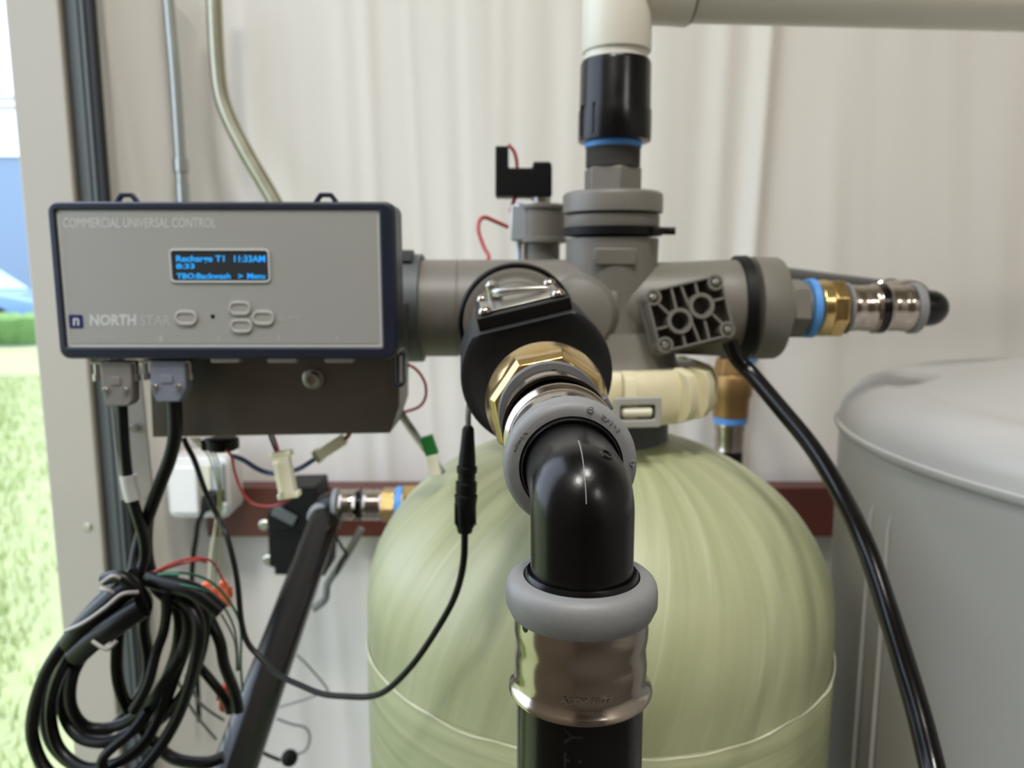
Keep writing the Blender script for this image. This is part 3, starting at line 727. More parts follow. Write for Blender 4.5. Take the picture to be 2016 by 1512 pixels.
lathe_uv('tank_shell', M['shell'], [(zseam+.001, RTK+.0006), (zseam-.001, RTK+.0012)] + [(zseam - .05*k, RTK+.0012) for k in range(1, 15)] + [(.06, RTK+.001), (.055, RTK-.01)], tank)
mb = MB(); sp = []; rs = random.Random(4)
for k in range(73):
    a = 2*PI*k/72; sp.append(Vector((TX+(RTK+.0012)*math.cos(a), YM+(RTK+.0012)*math.sin(a), zseam + .006*noise.noise((math.cos(a)*2, math.sin(a)*2, 1)) + rs.uniform(-.0012, .0012))))
mb.tube(sp, [rs.uniform(.0002, .0007) for _ in sp], 5, 2)
mb.build('winding_edge', M['creamlite'], tank)
MB().lathe((TX, YM, 0), (0, 0, 1), [(0, RTK-.03), (.0, RTK-.005), (.07, RTK+.006), (.075, RTK-.008)], 48).build('tank_base', M['rubber'], tank)

# ------------------------------------------------------------------ brine tank at the right
tdir = math.atan2(Xof(1652, 815, 1), 1); tt = Vector((math.sin(tdir), math.cos(tdir), 0)); pr_ = Vector((tt.y, -tt.x, 0))
RBk = .36; tl = RBk*2.33
BC = tt*tl + pr_*RBk; zrim = P(1652, 815, tt.y*tl).z
dgap = (Vector((BC.x-TX, BC.y-YM, 0)).length) - RTK - RBk
bt = thing('brine_tank', 'tall grey polyethylene brine tank with lid at the right edge', 'tank', (BC.x, BC.y, 0))
MB().lathe((BC.x, BC.y, 0), (0, 0, 1), [(0, RBk-.02), (.01, RBk-.012), (zrim-.012, RBk), (zrim-.002, RBk+.001)], 96).build('tank_wall', M['poly'], bt)
MB().ring((BC.x, BC.y, zrim), (0, 0, 1), [(-.006, RBk-.004), (-.006, RBk+.0035), (-.003, RBk+.005), (.0, RBk+.0045), (.001, RBk-.004)], 96).build('rim_lip', M['poly'], bt)
MB().lathe((BC.x, BC.y, zrim), (0, 0, 1), [(0, RBk+.001), (.008, RBk), (.020, RBk-.005), (.032, RBk-.018), (.038, RBk-.036), (.036, RBk-.050), (.040, RBk-.08), (.052, RBk-.13), (.060, .14), (.062, 0)], 96).build('lid', M['poly'], bt)
# moulded vertical channel on the side
for px in (1695, 1730):
    dv = Vector((Xof(px, 1300, 1), 1, 0)); aa = dv.dot(dv); bb = dv.x*BC.x + dv.y*BC.y; cc = BC.x**2+BC.y**2-RBk**2
    s_ = (bb - math.sqrt(max(0, bb*bb-aa*cc)))/aa; q = dv*s_
    n_ = (q - Vector((BC.x, BC.y, 0))).normalized()
    MB().tube([Vector((q.x, q.y, .1)), Vector((q.x, q.y, zrim-.06)), Vector((q.x, q.y, zrim-.045))+(-n_)*.004], .0022, 10, 1).build('moulded_ridge', M['poly'], bt)

# ------------------------------------------------------------------ control panel
YP = .56
px0, px1 = -.3350, -.0847; pz1, pz0 = CAMZ+.0490, CAMZ-.0655
cpn = thing('control_panel', 'grey faced electronic control box with navy rim and small blue lit display', 'control panel', ((px0+px1)/2, YP+.02, pz0))
out = rrect(px0, px1, pz0, pz1, .0075, YP+.004); inn = rrect(px0+.0065, px1-.011, pz0+.0092, pz1-.0062, .001, YP+.004)
fr = MB().prism(rrect(px0, px1, pz0, pz1, .0075, YP+.0045), (0, .034, 0)).build('housing', M['bezel'], cpn, bevel=.0015)
out = rrect(px0+.0006, px1-.0006, pz0+.0006, pz1-.0006, .0075, YP+.0045)
MB().loop(out, inn, (0, -.0045, 0)).build('bezel', M['bezel'], cpn, bevel=.0016, bseg=3)
fx0, fx1, fz0, fz1 = px0+.0065, px1-.011, pz0+.0092, pz1-.0062
MB().prism(rrect(fx0, fx1, fz0, fz1, .001, YP+.0046), (0, -.003, 0)).build('face_border', M['facerim'], cpn)
fa = MB().prism(rrect(fx0+.0022, fx1-.0022, fz0+.0026, fz1-.0026, .001, YP+.0018), (0, -.0006, 0)).build('face_plate', M['face'], cpn)
YF = YP+.0012
def onpanel(x0, x1, ytop, ybot, dep=.0001, Y=None):
    Y = Y or YF
    def fn(x, y, z):
        p = P(x0+(x1-x0)*x, ybot+(ytop-ybot)*y, Y); return Vector((p.x, Y - .00004 - z*dep, p.z))
    return fn
text_part('title_lettering', 'COMMERCIAL UNIVERSAL CONTROL', onpanel(124, 425, 429, 448), M['print'], fa)
text_part('brand_lettering', 'NORTH', onpanel(177, 268, 619, 641), M['print'], fa, .03)
text_part('brand_lettering', 'STAR', onpanel(276, 336, 620, 641), M['printdim'], fa, 0)
lg = P(150, 633, YF); s_ = .0062
sq = MB().prism(rrect(lg.x-.0052, lg.x+.0052, lg.z-.0050, lg.z+.0050, .0012, YF-.00002), (0, -.0002, 0)).build('logo_square', M['navy'], fa)
text_part('logo_letter', 'n', onpanel(144, 156, 626, 641, Y=YF-.0003), M['print'], sq, .02)
text_part('button_lettering', 'SELECT', onpanel(548, 589, 623, 632), M['printdim'], fa)
text_part('port_lettering', 'POWER', onpanel(189, 229, 664, 673), M['printdim'], fa)
for i, x in enumerate((317, 431, 548, 663)): text_part('port_lettering', '1234'[i], onpanel(x-3, x+3, 661, 672), M['printdim'], fa)
# display
sa, sb = P(337, 494, YF), P(530, 553, YF)
MB().loop(rrect(sa.x-.0014, sb.x+.0014, sb.z-.0014, sa.z+.0014, .0035, YF), rrect(sa.x, sb.x, sb.z, sa.z, .0022, YF), (0, -.0012, 0)).build('display_frame', M['facerim'], cpn, bevel=.0004)
scn = MB().prism(rrect(sa.x, sb.x, sb.z, sa.z, .0022, YF), (0, -.0003, 0)).build('display', M['screen'], cpn)
YS = YF-.00036
for body, x0, x1, y0, y1 in (('Recharge T1', 347, 442, 503, 519), ('11:33AM', 461, 522, 503, 516), ('8:33', 347, 383, 519, 529), ('TBO:Backwash', 348, 454, 538, 549), ('>', 469, 478, 539, 548), ('Menu', 487, 522, 538, 549)):
    text_part('display_lettering', body, onpanel(x0, x1, y0, y1, Y=YS), M['glyph'], scn, .02)
# buttons
for bx_, by_, w_, h_ in ((367, 626, 22, 15), (473, 607, 22, 14), (476, 642, 22, 14), (519, 626, 22, 15)):
    c = P(bx_, by_, YF); hw = w_*.56/1500/1.0; hh = h_*.56/1500
    b_ = MB().loop(rrect(c.x-hw, c.x+hw, c.z-hh, c.z+hh, hh*.98, YF+.0001), rrect(c.x-hw*.76, c.x+hw*.76, c.z-hh*.55, c.z+hh*.55, hh*.5, YF+.0001), (0, -.0016, 0)).build('button', M['button'], cpn, bevel=.0005)
    MB().prism(rrect(c.x-hw*.76, c.x+hw*.76, c.z-hh*.55, c.z+hh*.55, hh*.5, YF), (0, -.0008, 0)).build('button_cap', M['face'], b_)
disc(MB(), P(419, 623, YF), (0, -1, 0), .0016, .0003, 20).build('sensor_dot', M['black'], cpn)
# mounting ears on top
for ex in (246, 640):
    c = P(ex, 388, YP+.015); w = .0115; h = .0085
    o_ = [(-w, -.002), (-w*.62, h*.62), (-w*.4, h), (w*.4, h), (w*.62, h*.62), (w, -.002)]
    i_ = [(-w*.48, .0005), (-w*.38, h*.42), (-w*.25, h*.62), (w*.25, h*.62), (w*.38, h*.42), (w*.48, .0005)]
    MB().loop([Vector((c.x+a, YP+.016, pz1-.001+b)) for a, b in o_], [Vector((c.x+a, YP+.016, pz1-.001+b)) for a, b in i_], (0, .004, 0)).build('mounting_ear', M['bezel'], cpn, bevel=.0006)
for a, b in ((415, 470), (527, 583), (640, 695)):
    p, q = P(a, 704, YP+.006), P(b, 704, YP+.006)
    MB().box(((p.x+q.x)/2, YP+.010, pz0-.0012), (q.x-p.x, .008, .0036)).build('port', M['label'], cpn, bevel=.0005)
MB().loop(rrect(Xof(775, 730, .6), Xof(800, 730, .6), Zof(760, .6), Zof(690, .6), .0045, .592), rrect(Xof(781, 730, .6), Xof(795, 730, .6), Zof(753, .6), Zof(697, .6), .002, .592), (0, .009, 0)).build('side_latch', M['bezel'], cpn, bevel=.0008)
# bracket under the panel
YK = .603
bk = thing('mounting_bracket', 'dull steel sheet bracket box hanging below the control box', 'bracket', P(540, 780, YK))
MB().prism([P(x, y, YK) for x, y in ((287, 600), (788, 600), (786, 800), (768, 853), (300, 861))], (0, .055, 0)).build('bracket_box', M['bracket'], bk, bevel=.0008)
b = P(617, 745, YK)
MB().ring(b, (0, -1, 0), [(0, .0), (0, .0085), (.001, .0085), (.0015, .0075), (.0015, 0.0005)], 24).build('washer', M['zinc'], bk)
MB().ring(b+Vector((0, -.001, 0)), (0, -1, 0), [(0, .0004), (0, .0058), (.004, .0058), (.005, .0048), (.005, .003), (.0025, .0028), (.0025, .0004)], 24).build('bolt', M['zinc'], bk)
sd = MB().prism([P(x, y, .625) for x, y in ((222, 720), (276, 720), (300, 963), (285, 985), (240, 985))], (0, .003, 0)).build('side_plate', M['bracketlight'], bk, bevel=.0005)
disc(MB(), P(264, 843, .623), (0, -1, 0), .0034, .003, 16).build('screw', M['zinc'], sd)
mb = MB().tube([P(x, y, .62) for x, y in ((217, 790), (228, 880), (240, 985))], .0007, 6, 2); mb.build('plate_edge', M['label'], sd)
kn = MB().lathe(P(438, 862, .64), DN, [(0, .0115), (.001, .0135), (.009, .0135), (.011, .010)], 24).box(P(412, 868, .64)+Vector((0, 0, -.003)), (.01, .012, .009)).build('knob', M['black'], bk, bevel=.0006)

# connectors (DB style hoods)
def hood(name, label, m, cx, top, w, bot, Y, shape):
    t = thing(name, label, 'connector', P(cx, bot, Y), 'serial connectors under the control box')
    MB().prism([P(x, y, Y) for x, y in shape], (0, .013, 0)).build('hood_shell', m, t, bevel=.0012)
    c = P(cx, (top+bot)/2-6, Y)
    MB().box(c+Vector((0, -.0003, 0)), (w*.32*Y/1500, .0012, .006)).build('raised_panel', m, t, bevel=.0004)
    for sx in (-1, 1):
        p = P(cx+sx*w*.33, bot-30, Y-.001); disc(MB(), p, (0, -1, 0), .0022, .0015, 14).build('screw', M['zinc'], t)
        p = P(cx+sx*(w*.5+7), top+12, Y+.006); MB().lathe(p, DN, [(-.005, .0022), (.004, .0022), (.0042, .0034), (.009, .0034)], 14).build('thumb_screw', M['zinc'], t)
    MB().box(P(cx, top-1, Y+.006), ((w+30)*Y/1500, .010, .0022)).build('shell_flange', M['zinc'], t, bevel=.0004)
    return t
hood('cable_connector', 'taupe grey cable connector plugged in at the left under the control box', M['hood'], 228, 714, 60, 798, .565, [(196, 712), (258, 712), (260, 790), (252, 800), (212, 800), (204, 788), (204, 775), (200, 765), (197, 740)])
hood('cable_connector', 'blue grey cable connector plugged in second from left under the control box', M['hoodblue'], 329, 712, 72, 792, .565, [(296, 710), (364, 710), (366, 765), (353, 792), (308, 792), (295, 765)])
bpy.data.objects['cable_connector']; 

# ------------------------------------------------------------------ cable harness
def cable(name, pts, wpx, m, parent=None, smooth=6, seg=10, origin=None):
    ps = [P(*p) if len(p) == 3 else p for p in pts]
    r = rad(wpx/2, ps[len(ps)//2]); return MB().tube(ps, r, seg, smooth).build(name, m, parent, sharp=80, origin=origin)
hn = thing('cable_harness', 'tangled coil of thick black cables hanging at the lower left', 'cable harness', P(285, 1050, .57))
bk_ = M['wireblack']
Y = .575
cable('cable', [(240, 796, .572), (243, 850, .572), (247, 900, .572), (253, 950, .572), (266, 1000, .573), (283, 1060, .575), (284, 1100, .575), (270, 1140, .57)], 21, bk_, hn)
cable('cable', [(343, 790, .572), (345, 850, .572), (335, 900, .573), (316, 950, .576), (297, 1000, .58), (280, 1050, .585), (268, 1100, .58), (262, 1150, .57)], 27, bk_, hn)
cable('cable', [(292, 1010, .585), (288, 1060, .59), (292, 1110, .59), (310, 1160, .585), (350, 1190, .58)], 24, bk_, hn)
cable('cable_label', [(252, 936, .571), (256, 958, .571), (263, 984, .571)], 31, M['label'], hn, 2, 16)
loops = [
 [(262, 1130), (235, 1150), (190, 1190), (135, 1255), (90, 1325), (66, 1400), (66, 1460), (95, 1520), (160, 1560), (240, 1545), (300, 1490), (345, 1420), (372, 1350), (388, 1285), (392, 1230), (372, 1190), (330, 1160)],
 [(275, 1120), (250, 1165), (200, 1215), (150, 1270), (112, 1340), (100, 1410), (118, 1475), (170, 1512), (235, 1500), (285, 1460), (318, 1400), (345, 1330), (368, 1260), (366, 1205), (330, 1170)],
 [(268, 1140), (215, 1180), (170, 1225), (138, 1290), (124, 1350), (128, 1410), (160, 1452), (215, 1460), (265, 1435), (305, 1380), (335, 1320), (352, 1260), (350, 1200), (310, 1160)],
 [(240, 1170), (234, 1233), (231, 1325), (252, 1395), (295, 1453), (341, 1493), (402, 1502), (440, 1490)],
 [(262, 1150), (289, 1181), (283, 1233), (292, 1294), (289, 1340), (264, 1386), (215, 1436), (160, 1440), (128, 1400), (130, 1340), (160, 1280), (215, 1220), (260, 1180)],
 [(325, 1160), (328, 1200), (322, 1243), (308, 1284), (290, 1350), (262, 1400)],
 [(300, 1140), (362, 1180), (371, 1233), (353, 1294), (319, 1350), (289, 1392), (234, 1428), (173, 1432), (142, 1395), (140, 1345), (158, 1300), (205, 1245), (250, 1195)],
 [(310, 1150), (396, 1190), (400, 1264), (371, 1350), (332, 1401), (301, 1432), (280, 1472), (234, 1500), (160, 1512), (105, 1470), (88, 1410), (100, 1340), (140, 1270)],
 [(408, 1190), (412, 1215), (433, 1264), (442, 1310), (462, 1362), (470, 1400)],
 [(381, 1300), (411, 1334), (442, 1374), (452, 1400)],
 [(240, 1560), (200, 1500), (260, 1440), (290, 1400)],
]
rj = random.Random(11)
for i, lp_ in enumerate(loops):
    base_y = .555 + .011*(i % 5)
    cable('cable', [(x, y, base_y + .006*math.sin(k*1.3+i)) for k, (x, y) in enumerate(lp_)], (24, 22, 24, 23, 22, 20, 22, 21, 22, 18, 20)[i], bk_, hn, 6, 10)
cable('cable_sleeve', [(292, 1140, .56), (330, 1150, .555), (385, 1165, .55), (436, 1204, .55)], 34, bk_, hn, 5, 14)
cable('cable_sleeve', [(262, 1150, .548), (215, 1188, .545), (165, 1235, .545), (140, 1268, .548)], 46, bk_, hn, 5, 14)
cable('cable_sleeve', [(280, 1195, .54), (235, 1225, .537), (190, 1255, .54), (150, 1290, .545)], 44, bk_, hn, 5, 14)
cable('cable_sleeve', [(206, 1140, .548), (238, 1136, .543), (270, 1160, .545), (288, 1200, .55)], 26, bk_, hn, 5, 12)
for pts in ([(128, 1243, .538), (165, 1226, .530), (208, 1196, .525), (240, 1170, .528), (272, 1166, .535)], [(198, 1160, .540), (212, 1162, .538), (226, 1168, .540)], [(182, 1262, .530), (210, 1278, .528), (229, 1262, .530)], [(200, 1148, .541), (222, 1134, .538), (240, 1140, .54)]):
    cable('cable_tie', pts, 8, M['tie'], hn, 5, 8)
wires = [('wirered', [(295, 1130, .56), (341, 1108, .57), (381, 1099, .58), (415, 1104, .59), (433, 1130, .60), (446, 1155, .60)], 5),
 ('wirered', [(295, 1137, .56), (330, 1118, .57), (385, 1103, .58), (405, 1106, .59)], 6),
 ('wiregreen', [(290, 1140, .555), (341, 1128, .56), (387, 1133, .57), (426, 1154, .58), (460, 1197, .59), (474, 1240, .6), (474, 1310, .6), (478, 1360, .6)], 5),
 ('wiregreen', [(290, 1142, .555), (325, 1131, .558), (352, 1132, .56)], 12),
 ('wiregreen', [(100, 1320, .60), (118, 1290, .59), (140, 1270, .57)], 9),
 ('wiregreen', [(354, 1150, .548), (395, 1160, .545), (430, 1180, .56), (462, 1240, .58), (470, 1320, .6)], 4),
 ('wiregrey', [(436, 1210, .55), (462, 1262, .57), (466, 1320, .6)], 4),
 ('wiregrey', [(366, 1330, .62), (395, 1385, .66), (440, 1418, .70)], 6),
 ('wiregrey', [(350, 1340, .62), (380, 1400, .66), (425, 1455, .70)], 6)]
for m_, pts, w in wires: cable('wire', pts, w, M[m_], hn, 6, 8)
for x, y, m_ in ((406, 1168, 'nutorange'), (441, 1165, 'nutorange'), (443, 1370, 'nutred')):
    c = P(x, y, .61); o_ = thing('wire_nut', ('orange wire nut left of its twin in the cable tangle' if x == 406 else 'orange wire nut right of its twin by the thin green wires' if x == 441 else 'red wire nut low in the cable tangle beside the big pipe'), 'wire nut', c)
    r = .0058
    MB().lathe(c+Vector((0, 0, .010)), DN, [(0, .0022), (.001, .0034), (.012, .0050), (.020, .0058), (.022, .0052)], 12).build('nut_shell', M[m_], o_)
    MB().box(c, (.015, .0014, .009)).build('wing', M[m_], o_, bevel=.0005)

# sensor cable and connector
sc_ = thing('sensor_cable', 'thin black sensor cable looping from the bracket to an inline plug under the meter', 'cable', P(915, 940, .47))
pts = [(362, 862, .62), (367, 876, .62), (383, 907, .62), (404, 966, .615), (430, 1019, .61), (447, 1056, .60), (466, 1136, .59), (475, 1221, .58), (487, 1264, .575), (512, 1294, .57), (548, 1328, .56), (591, 1349, .55), (634, 1366, .54), (680, 1371, .53), (729, 1371, .52), (765, 1356, .51), (811, 1310, .50), (854, 1249, .49), (894, 1178, .48), (912, 1111, .47), (915, 1045, .468)]
cable('cable_jacket', pts, 11.5, bk_, sc_, 5, 12)
cp0, cp1 = P(922, 838, .465), P(915, 1048, .465); cd = (cp1-cp0).normalized(); LL = (cp1-cp0).length; k_ = .46/1500
plug = MB().lathe(cp0, cd, [(0, 8*k_), (.002, 12*k_), (.010, 14*k_), (.020, 17*k_), (.026, 18*k_), (.0262, 21*k_), (.030, 21*k_), (.0302, 18*k_), (.036, 18*k_), (.0362, 22*k_), (.042, 22*k_), (.044, 20*k_), (.0445, 24*k_), (LL-.018, 22*k_), (LL-.006, 19*k_), (LL, 15*k_), (LL+.0002, 6*k_)], 28).build('inline_plug', M['black'], sc_, bevel=.0002)
mb = MB(); u, v, dd = frame(cd)
for k in range(10):
    a = 2*PI*k/10; mb.box(cp0 + dd*(LL-.012) + (u*math.cos(a)+v*math.sin(a))*(20.5*k_), (.0012, .0012, .014), Matrix.Rotation(0, 3, 'Z'))
mb.build('grip_ribs', M['black'], plug)
cable('lead', [(922, 842, .465), (922, 815, .467), (925, 790, .475), (935, 765, .49)], 11, M['valvedark'], sc_, 4, 10)

# black hose sweeping down on the right
def clear_y(px, py, want, gap):
    """depth that keeps the hose on the near side of the brine tank"""
    dv = P(px, py, 1); dx = dv.x; aa = dx*dx+1; bb = dx*BC.x+BC.y; cc = BC.x**2+BC.y**2-(RBk+gap)**2
    q = bb*bb-aa*cc
    return want if q < 0 else min(want, (bb-math.sqrt(q))/aa)
hpts = [(1437, 672, .648), (1450, 704, .647), (1480, 737, .64), (1535, 802, .61), (1600, 882, .575), (1655, 972, .535), (1704, 1075, .49), (1750, 1210, .45), (1790, 1340, .41), (1818, 1440, .385), (1845, 1560, .36), (1860, 1680, .35)]
hp3 = [P(x, y, clear_y(x, y, Y_, .016)) for x, y, Y_ in hpts]
hs = MB().tube(hp3, .0068, 20, 8).build('black_hose', M['blackpipe'], sharp=80, origin=P(1704, 1075, .5))
# constant true thickness
tag(hs, 'long black hose curving from the manifold down past the brine tank', 'hose')

# ------------------------------------------------------------------ lower left plumbing
YQ = 1.0
big = thing('slanted_pipe', 'dark plastic pipe slanting down from the back left corner below the control box', 'pipe', P(628, 1060, .98))
pa, pb = P(640, 1020, YQ), P(452, 1540, .62); dq = (pb-pa).normalized()
MB().tube([pa, pb, pb+dq*.25], .0203, 40, 1).build('pipe_wall', M['blackpipe'], big)
MB().lathe(pa - dq*.006, dq, [(0, .016), (.001, .0235), (.008, .0240), (.010, .0225), (.011, .0205)], 36).build('press_ring', M['ringgrey'], big)
ex0 = Vector((pa.x, YQ, pa.z)) ; zq = Zof(997, YQ)
mb = MB().tube([pa, pa - dq*.012, Vector((pa.x+.006, YQ+.006, zq)), Vector((pa.x+.035, YQ+.008, zq))], .0175, 24, 6); mb.build('elbow_body', M['blackpoly'], big)
lf = thing('left_adapter', 'steel press sleeves and taped brass fitting entering behind the left of the tank', 'pipe fitting', (pa.x+.04, YQ, zq))
def xq(px): return Xof(px, 997, YQ)
yq = YQ+.008
MB().lathe((xq(655), yq, zq), X, [(0, .018), (.0, .022), (.006, .0228), (.007, .021)], 36).build('press_ring', M['ringgrey'], lf)
MB().lathe((xq(667), yq, zq), X, [(0, .0222), (.002, .0205), (.006, .0215), (.010, .0205), (.015, .0216), (.020, .0205), (.024, .0225), (.025, .020)], 36).build('press_sleeve', M['steel'], lf)
MB().lathe((xq(704), yq, zq), X, [(0, .0203), (.013, .0203)], 30).build('pipe_stub', M['blackpipe'], lf)
MB().lathe((xq(714), yq, zq), X, [(0, .0225), (.002, .0205), (.007, .0216), (.012, .0205), (.017, .0216), (.022, .0205), (.026, .0215)], 36).build('press_sleeve', M['steel'], lf)
MB().lathe((xq(752), yq, zq), X, [(0, .024), (.018, .024)], sides=6).lathe((xq(790), yq, zq), X, [(0, .023), (.003, .027), (.035, .027)], sides=8).build('brass_hex', M['brass'], lf, bevel=.0008)
MB().lathe((xq(779), yq, zq), X, [(0, .0235), (.001, .0252), (.009, .0252), (.010, .023)], 32).build('thread_tape', M['tape'], lf)
# black actuator box
ab = thing('actuator_box', 'black square actuator box on the red girt left of the slanted pipe', 'actuator', P(575, 1130, 1.06))
ya = 1.06
MB().prism([P(x, y, ya) for x, y in ((525, 1008), (556, 1008), (556, 960), (622, 958), (628, 1000), (645, 1010), (640, 1135), (540, 1132), (540, 1118), (530, 1116))], (0, .07, 0)).build('case', M['black'], ab, bevel=.002)
for x, y in ((522, 1033), (530, 1101)):
    MB().lathe(P(x, y, ya+.01), (0, -1, 0), [(0, .0085), (.004, .0085), (.006, .006)], 16).build('screw', M['zinc'], ab)
MB().box(P(560, 1015, ya-.004), (.035, .004, .016), Matrix.Rotation(.5, 3, 'Y')).build('hinge_tab', M['column'], ab, bevel=.001)
MB().box(P(590, 1050, ya-.002), (.075, .003, .004)).build('lid_seam', M['rubber'], ab)
# grey flex tube below tank side
for i, pts in enumerate(([(712, 1040, 1.12), (690, 1080, 1.12), (665, 1120, 1.12), (645, 1150, 1.12), (640, 1180, 1.11), (615, 1200, 1.10)], )):
    t = cable('grey_tubing', pts, 14, M['wiregrey'], None, 6, 12, origin=P(660, 1120, 1.12)); tag(t, 'grey plastic tubing curling down behind the slanted pipe', 'tubing')
t = cable('thin_cord', [(655, 1045, 1.08), (672, 1075, 1.08), (682, 1092, 1.08), (672, 1105, 1.08), (662, 1130, 1.08)], 6, bk_, None, 5, 8, origin=P(672, 1090, 1.08)); tag(t, 'short thin black cord beside the slanted pipe top', 'cord')

# outlet box with plug
yo = 1.13
ob = thing('outlet_box', 'white electrical outlet box with a black plug fixed over the red girt', 'outlet', P(390, 1020, yo))
a, b = P(330, 905, yo), P(452, 1015, yo); xa, xb, za, zb_ = a.x, b.x, b.z, a.z
MB().prism(rrect(xa-.004, xb+.002, za-.004, zb_+.004, .012, yo), (0, .06, 0)).build('box', M['outlet'], ob, bevel=.003)
MB().prism(rrect(xa+.004, xa+.048, za+.006, zb_-.008, .004, yo-.012), (0, .014, 0)).build('cover', M['outlet'], ob, bevel=.003)
MB().prism(rrect(xa+.052, xb-.024, za+.006, zb_-.008, .003, yo-.006), (0, .008, 0)).build('face', M['wirewhite'], ob, bevel=.001)
MB().prism(rrect(xb-.020, xb-.002, za+.002, zb_-.004, .004, yo-.012), (0, .014, 0)).build('hinge', M['outletgrey'], ob, bevel=.003)
MB().lathe(P(440, 1000, yo-.012), (0, -1, 0), [(0, .010), (.003, .010), (.005, .008)], 20).build('latch', M['outletgrey'], ob)
pg = thing('power_cord', 'black power cord plugged into the white outlet box', 'cord', P(405, 990, yo-.03))
MB().prism([P(x, y, yo-.035) for x, y in ((396, 975), (428, 972), (430, 1000), (405, 1010), (392, 1012))], (0, .03, 0)).build('plug', M['rubber'], pg, bevel=.003)
cable('cord', [(400, 1008, yo-.02), (390, 1030, yo-.02), (386, 1060, yo), (380, 1100, yo+.02), (378, 1160, yo+.03), (385, 1260, yo+.03), (392, 1420, yo+.03)], 10, bk_, pg, 5, 8)
t = cable('white_cord', [(427, 1010, 1.09), (424, 1040, 1.09), (416, 1080, 1.09), (412, 1140, 1.09)], 4, M['wirewhite'], None, 4, 8, origin=P(418, 1080, 1.09)); tag(t, 'thin white wire dropping past the outlet box bottom', 'wire')

# white plug connectors and their leads
cn = thing('nylon_connector', 'cream nylon wire connector hanging upright below the bracket', 'connector', P(555, 940, .60))
def qbox(name, p0, p1, wpx, m, parent, dep=.009, bev=.0008):
    d = (p1-p0).normalized(); s_ = Vector((0, 1, 0)).cross(d).normalized(); w = rad(wpx/2, p0)
    return MB().prism([p0+s_*w, p1+s_*w, p1-s_*w, p0-s_*w], (0, dep, 0)).build(name, m, parent, bevel=bev)
a, b = P(549, 892, .605), P(567, 983, .605)
qbox('shell', a, b, 32, M['creamlite'], cn); qbox('end_flange', a, a+(b-a)*.12, 42, M['creamlite'], cn, .011); qbox('end_flange', b+(a-b)*.12, b, 42, M['creamlite'], cn, .011)
qbox('latch_bar', a+(b-a)*.2+Vector((-.004, -.003, 0)), a+(b-a)*.85+Vector((-.004, -.003, 0)), 10, M['creamlite'], cn, .003, .0004)
for i, (x0_, x1_) in enumerate(((530, 545), (537, 550))): cable('lead', [(x0_, 855, .62), (x0_+6, 872, .615), (x1_, 893, .61)], 6, M['wirered'] if i else bk_, cn, 4, 8)
cable('lead', [(570, 983, .61), (552, 993, .61), (525, 997, .615), (495, 990, .62), (475, 965, .62), (462, 930, .62), (456, 900, .62), (445, 885, .63)], 6, M['wirered'], cn, 6, 8)
c2 = thing('inline_connector', 'slanted cream inline connector on the blue grey wire below the bracket', 'connector', P(650, 885, .64))
a, b = P(618, 903, .645), P(676, 866, .645)
qbox('shell', a, b, 22, M['creamlite'], c2); qbox('end_flange', a, a+(b-a)*.15, 28, M['creamlite'], c2, .011)
cable('lead', [(455, 897, .66), (478, 905, .66), (505, 922, .66), (530, 931, .66), (560, 930, .655), (590, 922, .65), (622, 902, .65)], 10, M['wireblue'], c2, 6, 10)
cable('lead', [(674, 868, .65), (684, 860, .65), (690, 850, .65)], 9, M['wirered'], c2, 3, 8)
t = thing('sense_wires', 'thin yellow and grey wires arching over the outlet box', 'wire', P(400, 900, .66))
for i, dx in enumerate((0, 8, 15)): cable('wire', [(375+dx, 862, .65), (395+dx, 880, .66), (412+dx, 900, .68), (424+dx*.6, 940, .7), (430+dx*.4, 985, .72), (418+dx, 1100, .74), (415+dx, 1200, .74)], 3.2, M[('wireyellow', 'wiregrey', 'wireyellow')[i]], t, 5, 6)
t = cable('loop_wire', [(800, 716, .66), (820, 728, .66), (836, 752, .66), (838, 780, .66), (826, 800, .66), (800, 810, .66), (780, 812, .655)], 6, M['wirered'], None, 6, 8, origin=P(838, 770, .66)); tag(t, 'thin reddish wire loop at the right end of the bracket', 'wire')
# sensor probe with green tag
sp_ = thing('tagged_tube', 'thin grey tube with a green tag slanting onto the left of the tank', 'tubing', P(850, 900, .62))
cable('tube_wall', [(782, 800, .67), (815, 850, .67), (845, 895, .66), (872, 930, .65)], 13, M['wiregrey'], sp_, 4, 10)
cable('pale_lead', [(780, 810, .66), (810, 855, .66), (835, 888, .655)], 5, M['wirewhite'], sp_, 4, 8)
qbox('green_tag', P(838, 860, .645), P(851, 897, .645), 26, M['greentag'], sp_, .006)
qbox('clear_clip', P(848, 898, .643), P(858, 938, .64), 22, M['creamlite'], sp_, .006)
# small loose wires lower centre
t = thing('loose_wire', 'thin grey loose wire forming a small point right of the slanted pipe', 'wire', P(620, 1330, 1.0))
cable('wire', [(584, 1289, 1.0), (610, 1315, 1.0), (640, 1350, 1.0), (644, 1362, 1.0), (625, 1368, 1.0), (590, 1380, 1.0), (550, 1392, 1.0)], 4.5, M['wiregrey'], t, 5, 8)
t = thing('button_wire', 'thin wire ending in a black button near the bottom edge', 'wire', P(568, 1493, .95))
cable('wire', [(545, 1415, .95), (575, 1426, .95), (600, 1432, .95), (610, 1450, .95), (603, 1475, .95), (585, 1485, .95)], 5, M['wiregrey'], t, 6, 8)
cable('wire', [(552, 1497, .95), (530, 1488, .95), (510, 1478, .94)], 7, bk_, t, 4, 8)
MB().lathe(P(570, 1492, .945), (0.2, -1, .35), [(-.004, .006), (-.002, .011), (.003, .011), (.006, .006), (.0062, 0)], 20).build('button', M['rubber'], t)

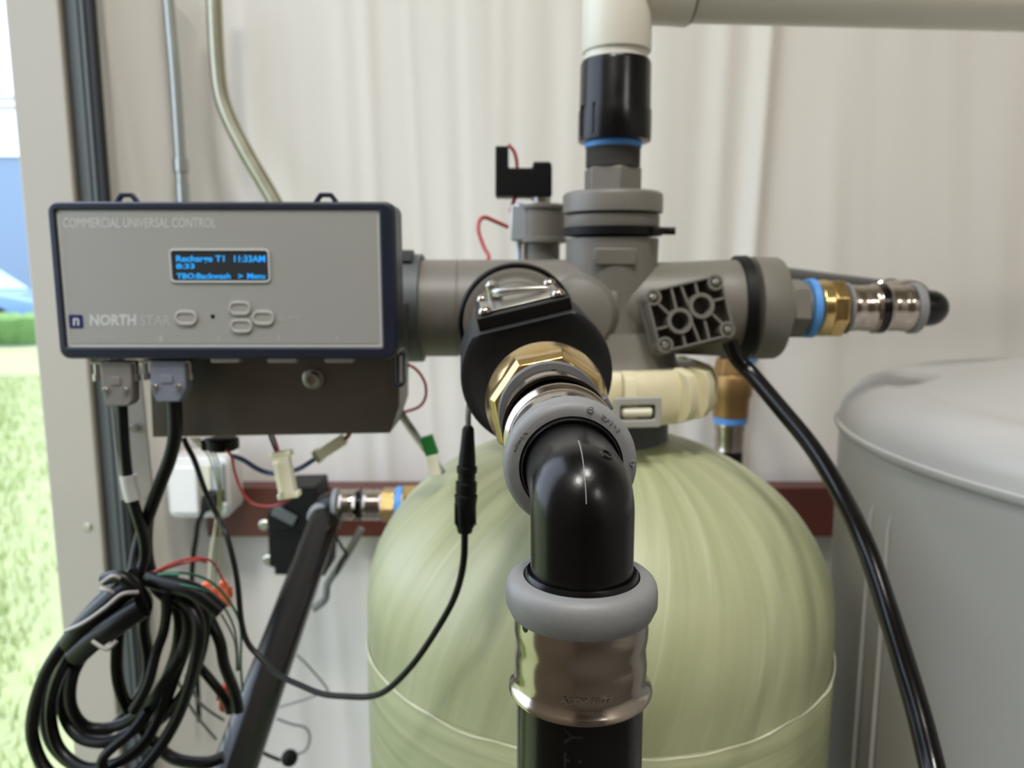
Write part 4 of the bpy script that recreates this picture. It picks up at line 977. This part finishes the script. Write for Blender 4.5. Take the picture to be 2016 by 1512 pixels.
# ------------------------------------------------------------------ solenoid valve behind the top arm
ys = .775
sv = thing('solenoid_valve', 'black solenoid coil on a small grey valve behind the upright arm', 'solenoid valve', P(1050, 480, ys))
MB().prism([P(x, y, ys) for x, y in ((975, 287), (1001, 287), (1001, 330), (1048, 330), (1050, 318), (1084, 318), (1087, 328), (1087, 386), (975, 386))], (0, .032, 0)).build('coil', M['black'], sv, bevel=.0015)
cable('lead', [(1001, 285, ys+.01), (1012, 298, ys+.01), (1017, 315, ys+.01), (1018, 332, ys+.01)], 7, M['wirered'], sv, 4, 8)
cable('lead', [(1016, 385, ys+.01), (1010, 400, ys+.01), (1005, 418, ys+.01)], 8, M['wirered'], sv, 4, 8)
MB().lathe(Vector((Xof(1065, 388, ys+.015), ys+.015, Zof(386, ys))), DN, [(0, .010), (Zof(386, ys)-Zof(400, ys), .010)], 20).build('stem', M['zinc'], sv)
vx = Xof(1066, 450, ys+.02)
MB().lathe((vx, ys+.02, Zof(399, ys)), DN, [(0, .022), (.002, .027), (Zof(399, ys)-Zof(408, ys), .027), (.0065, .0245), (Zof(399, ys)-Zof(466, ys), .0245), (Zof(399, ys)-Zof(468, ys), .027), (Zof(399, ys)-Zof(476, ys), .027), (Zof(399, ys)-Zof(480, ys), .019), (Zof(399, ys)-Zof(530, ys), .019)], 32).build('valve_body', M['valve'], sv)
MB().box(Vector((Xof(1022, 440, ys), ys+.01, Zof(438, ys))), (.017, .018, .036)).box(Vector((Xof(1040, 408, ys), ys+.008, Zof(404, ys))), (.022, .014, .008)).build('white_bracket', M['outletgrey'], sv, bevel=.002)
MB().tube([P(1021, 470, ys+.01), P(1021, 500, ys+.01), P(1021, 530, ys+.005)], .0035, 12, 1).build('drain_tube', M['outletgrey'], sv)
t = cable('coil_lead', [(1000, 447, .77), (975, 436, .765), (955, 428, .76), (944, 435, .755), (942, 455, .75), (952, 485, .745), (962, 505, .74), (955, 517, .735), (935, 520, .725), (908, 520, .715)], 8, M['wirered'], None, 6, 10, origin=P(950, 460, .755)); tag(t, 'red wire curling from the solenoid down to the left manifold arm', 'wire')

# ------------------------------------------------------------------ conduits on the wall
c1_ = thing('conduit', 'straight thin galvanised conduit running up the wall on the left', 'conduit', P(355, 380, 1.17))
yc_ = 1.17
MB().tube([P(330, -60, yc_), P(331, 0, yc_), P(344, 150, yc_), P(355, 320, yc_)], .0088, 16, 3).build('conduit_tube', M['galv'], c1_)
MB().lathe(P(355, 312, yc_), DN, [(0, .0095), (.001, .0115), (.02, .0115), (.021, .0095), (.035, .0095), (.036, .0105), (.3, .0105)], 20).build('coupling', M['galv'], c1_)
c2_ = thing('conduit', 'bent thicker conduit turning right behind the control box', 'conduit', P(530, 380, 1.16))
MB().tube([P(420, -80, 1.16), P(421, 0, 1.16), P(427, 120, 1.16), P(436, 190, 1.16), P(456, 245, 1.16), P(490, 310, 1.16), P(528, 375, 1.16), P(600, 500, 1.16)], .0112, 20, 6).build('conduit_tube', M['emt'], c2_)
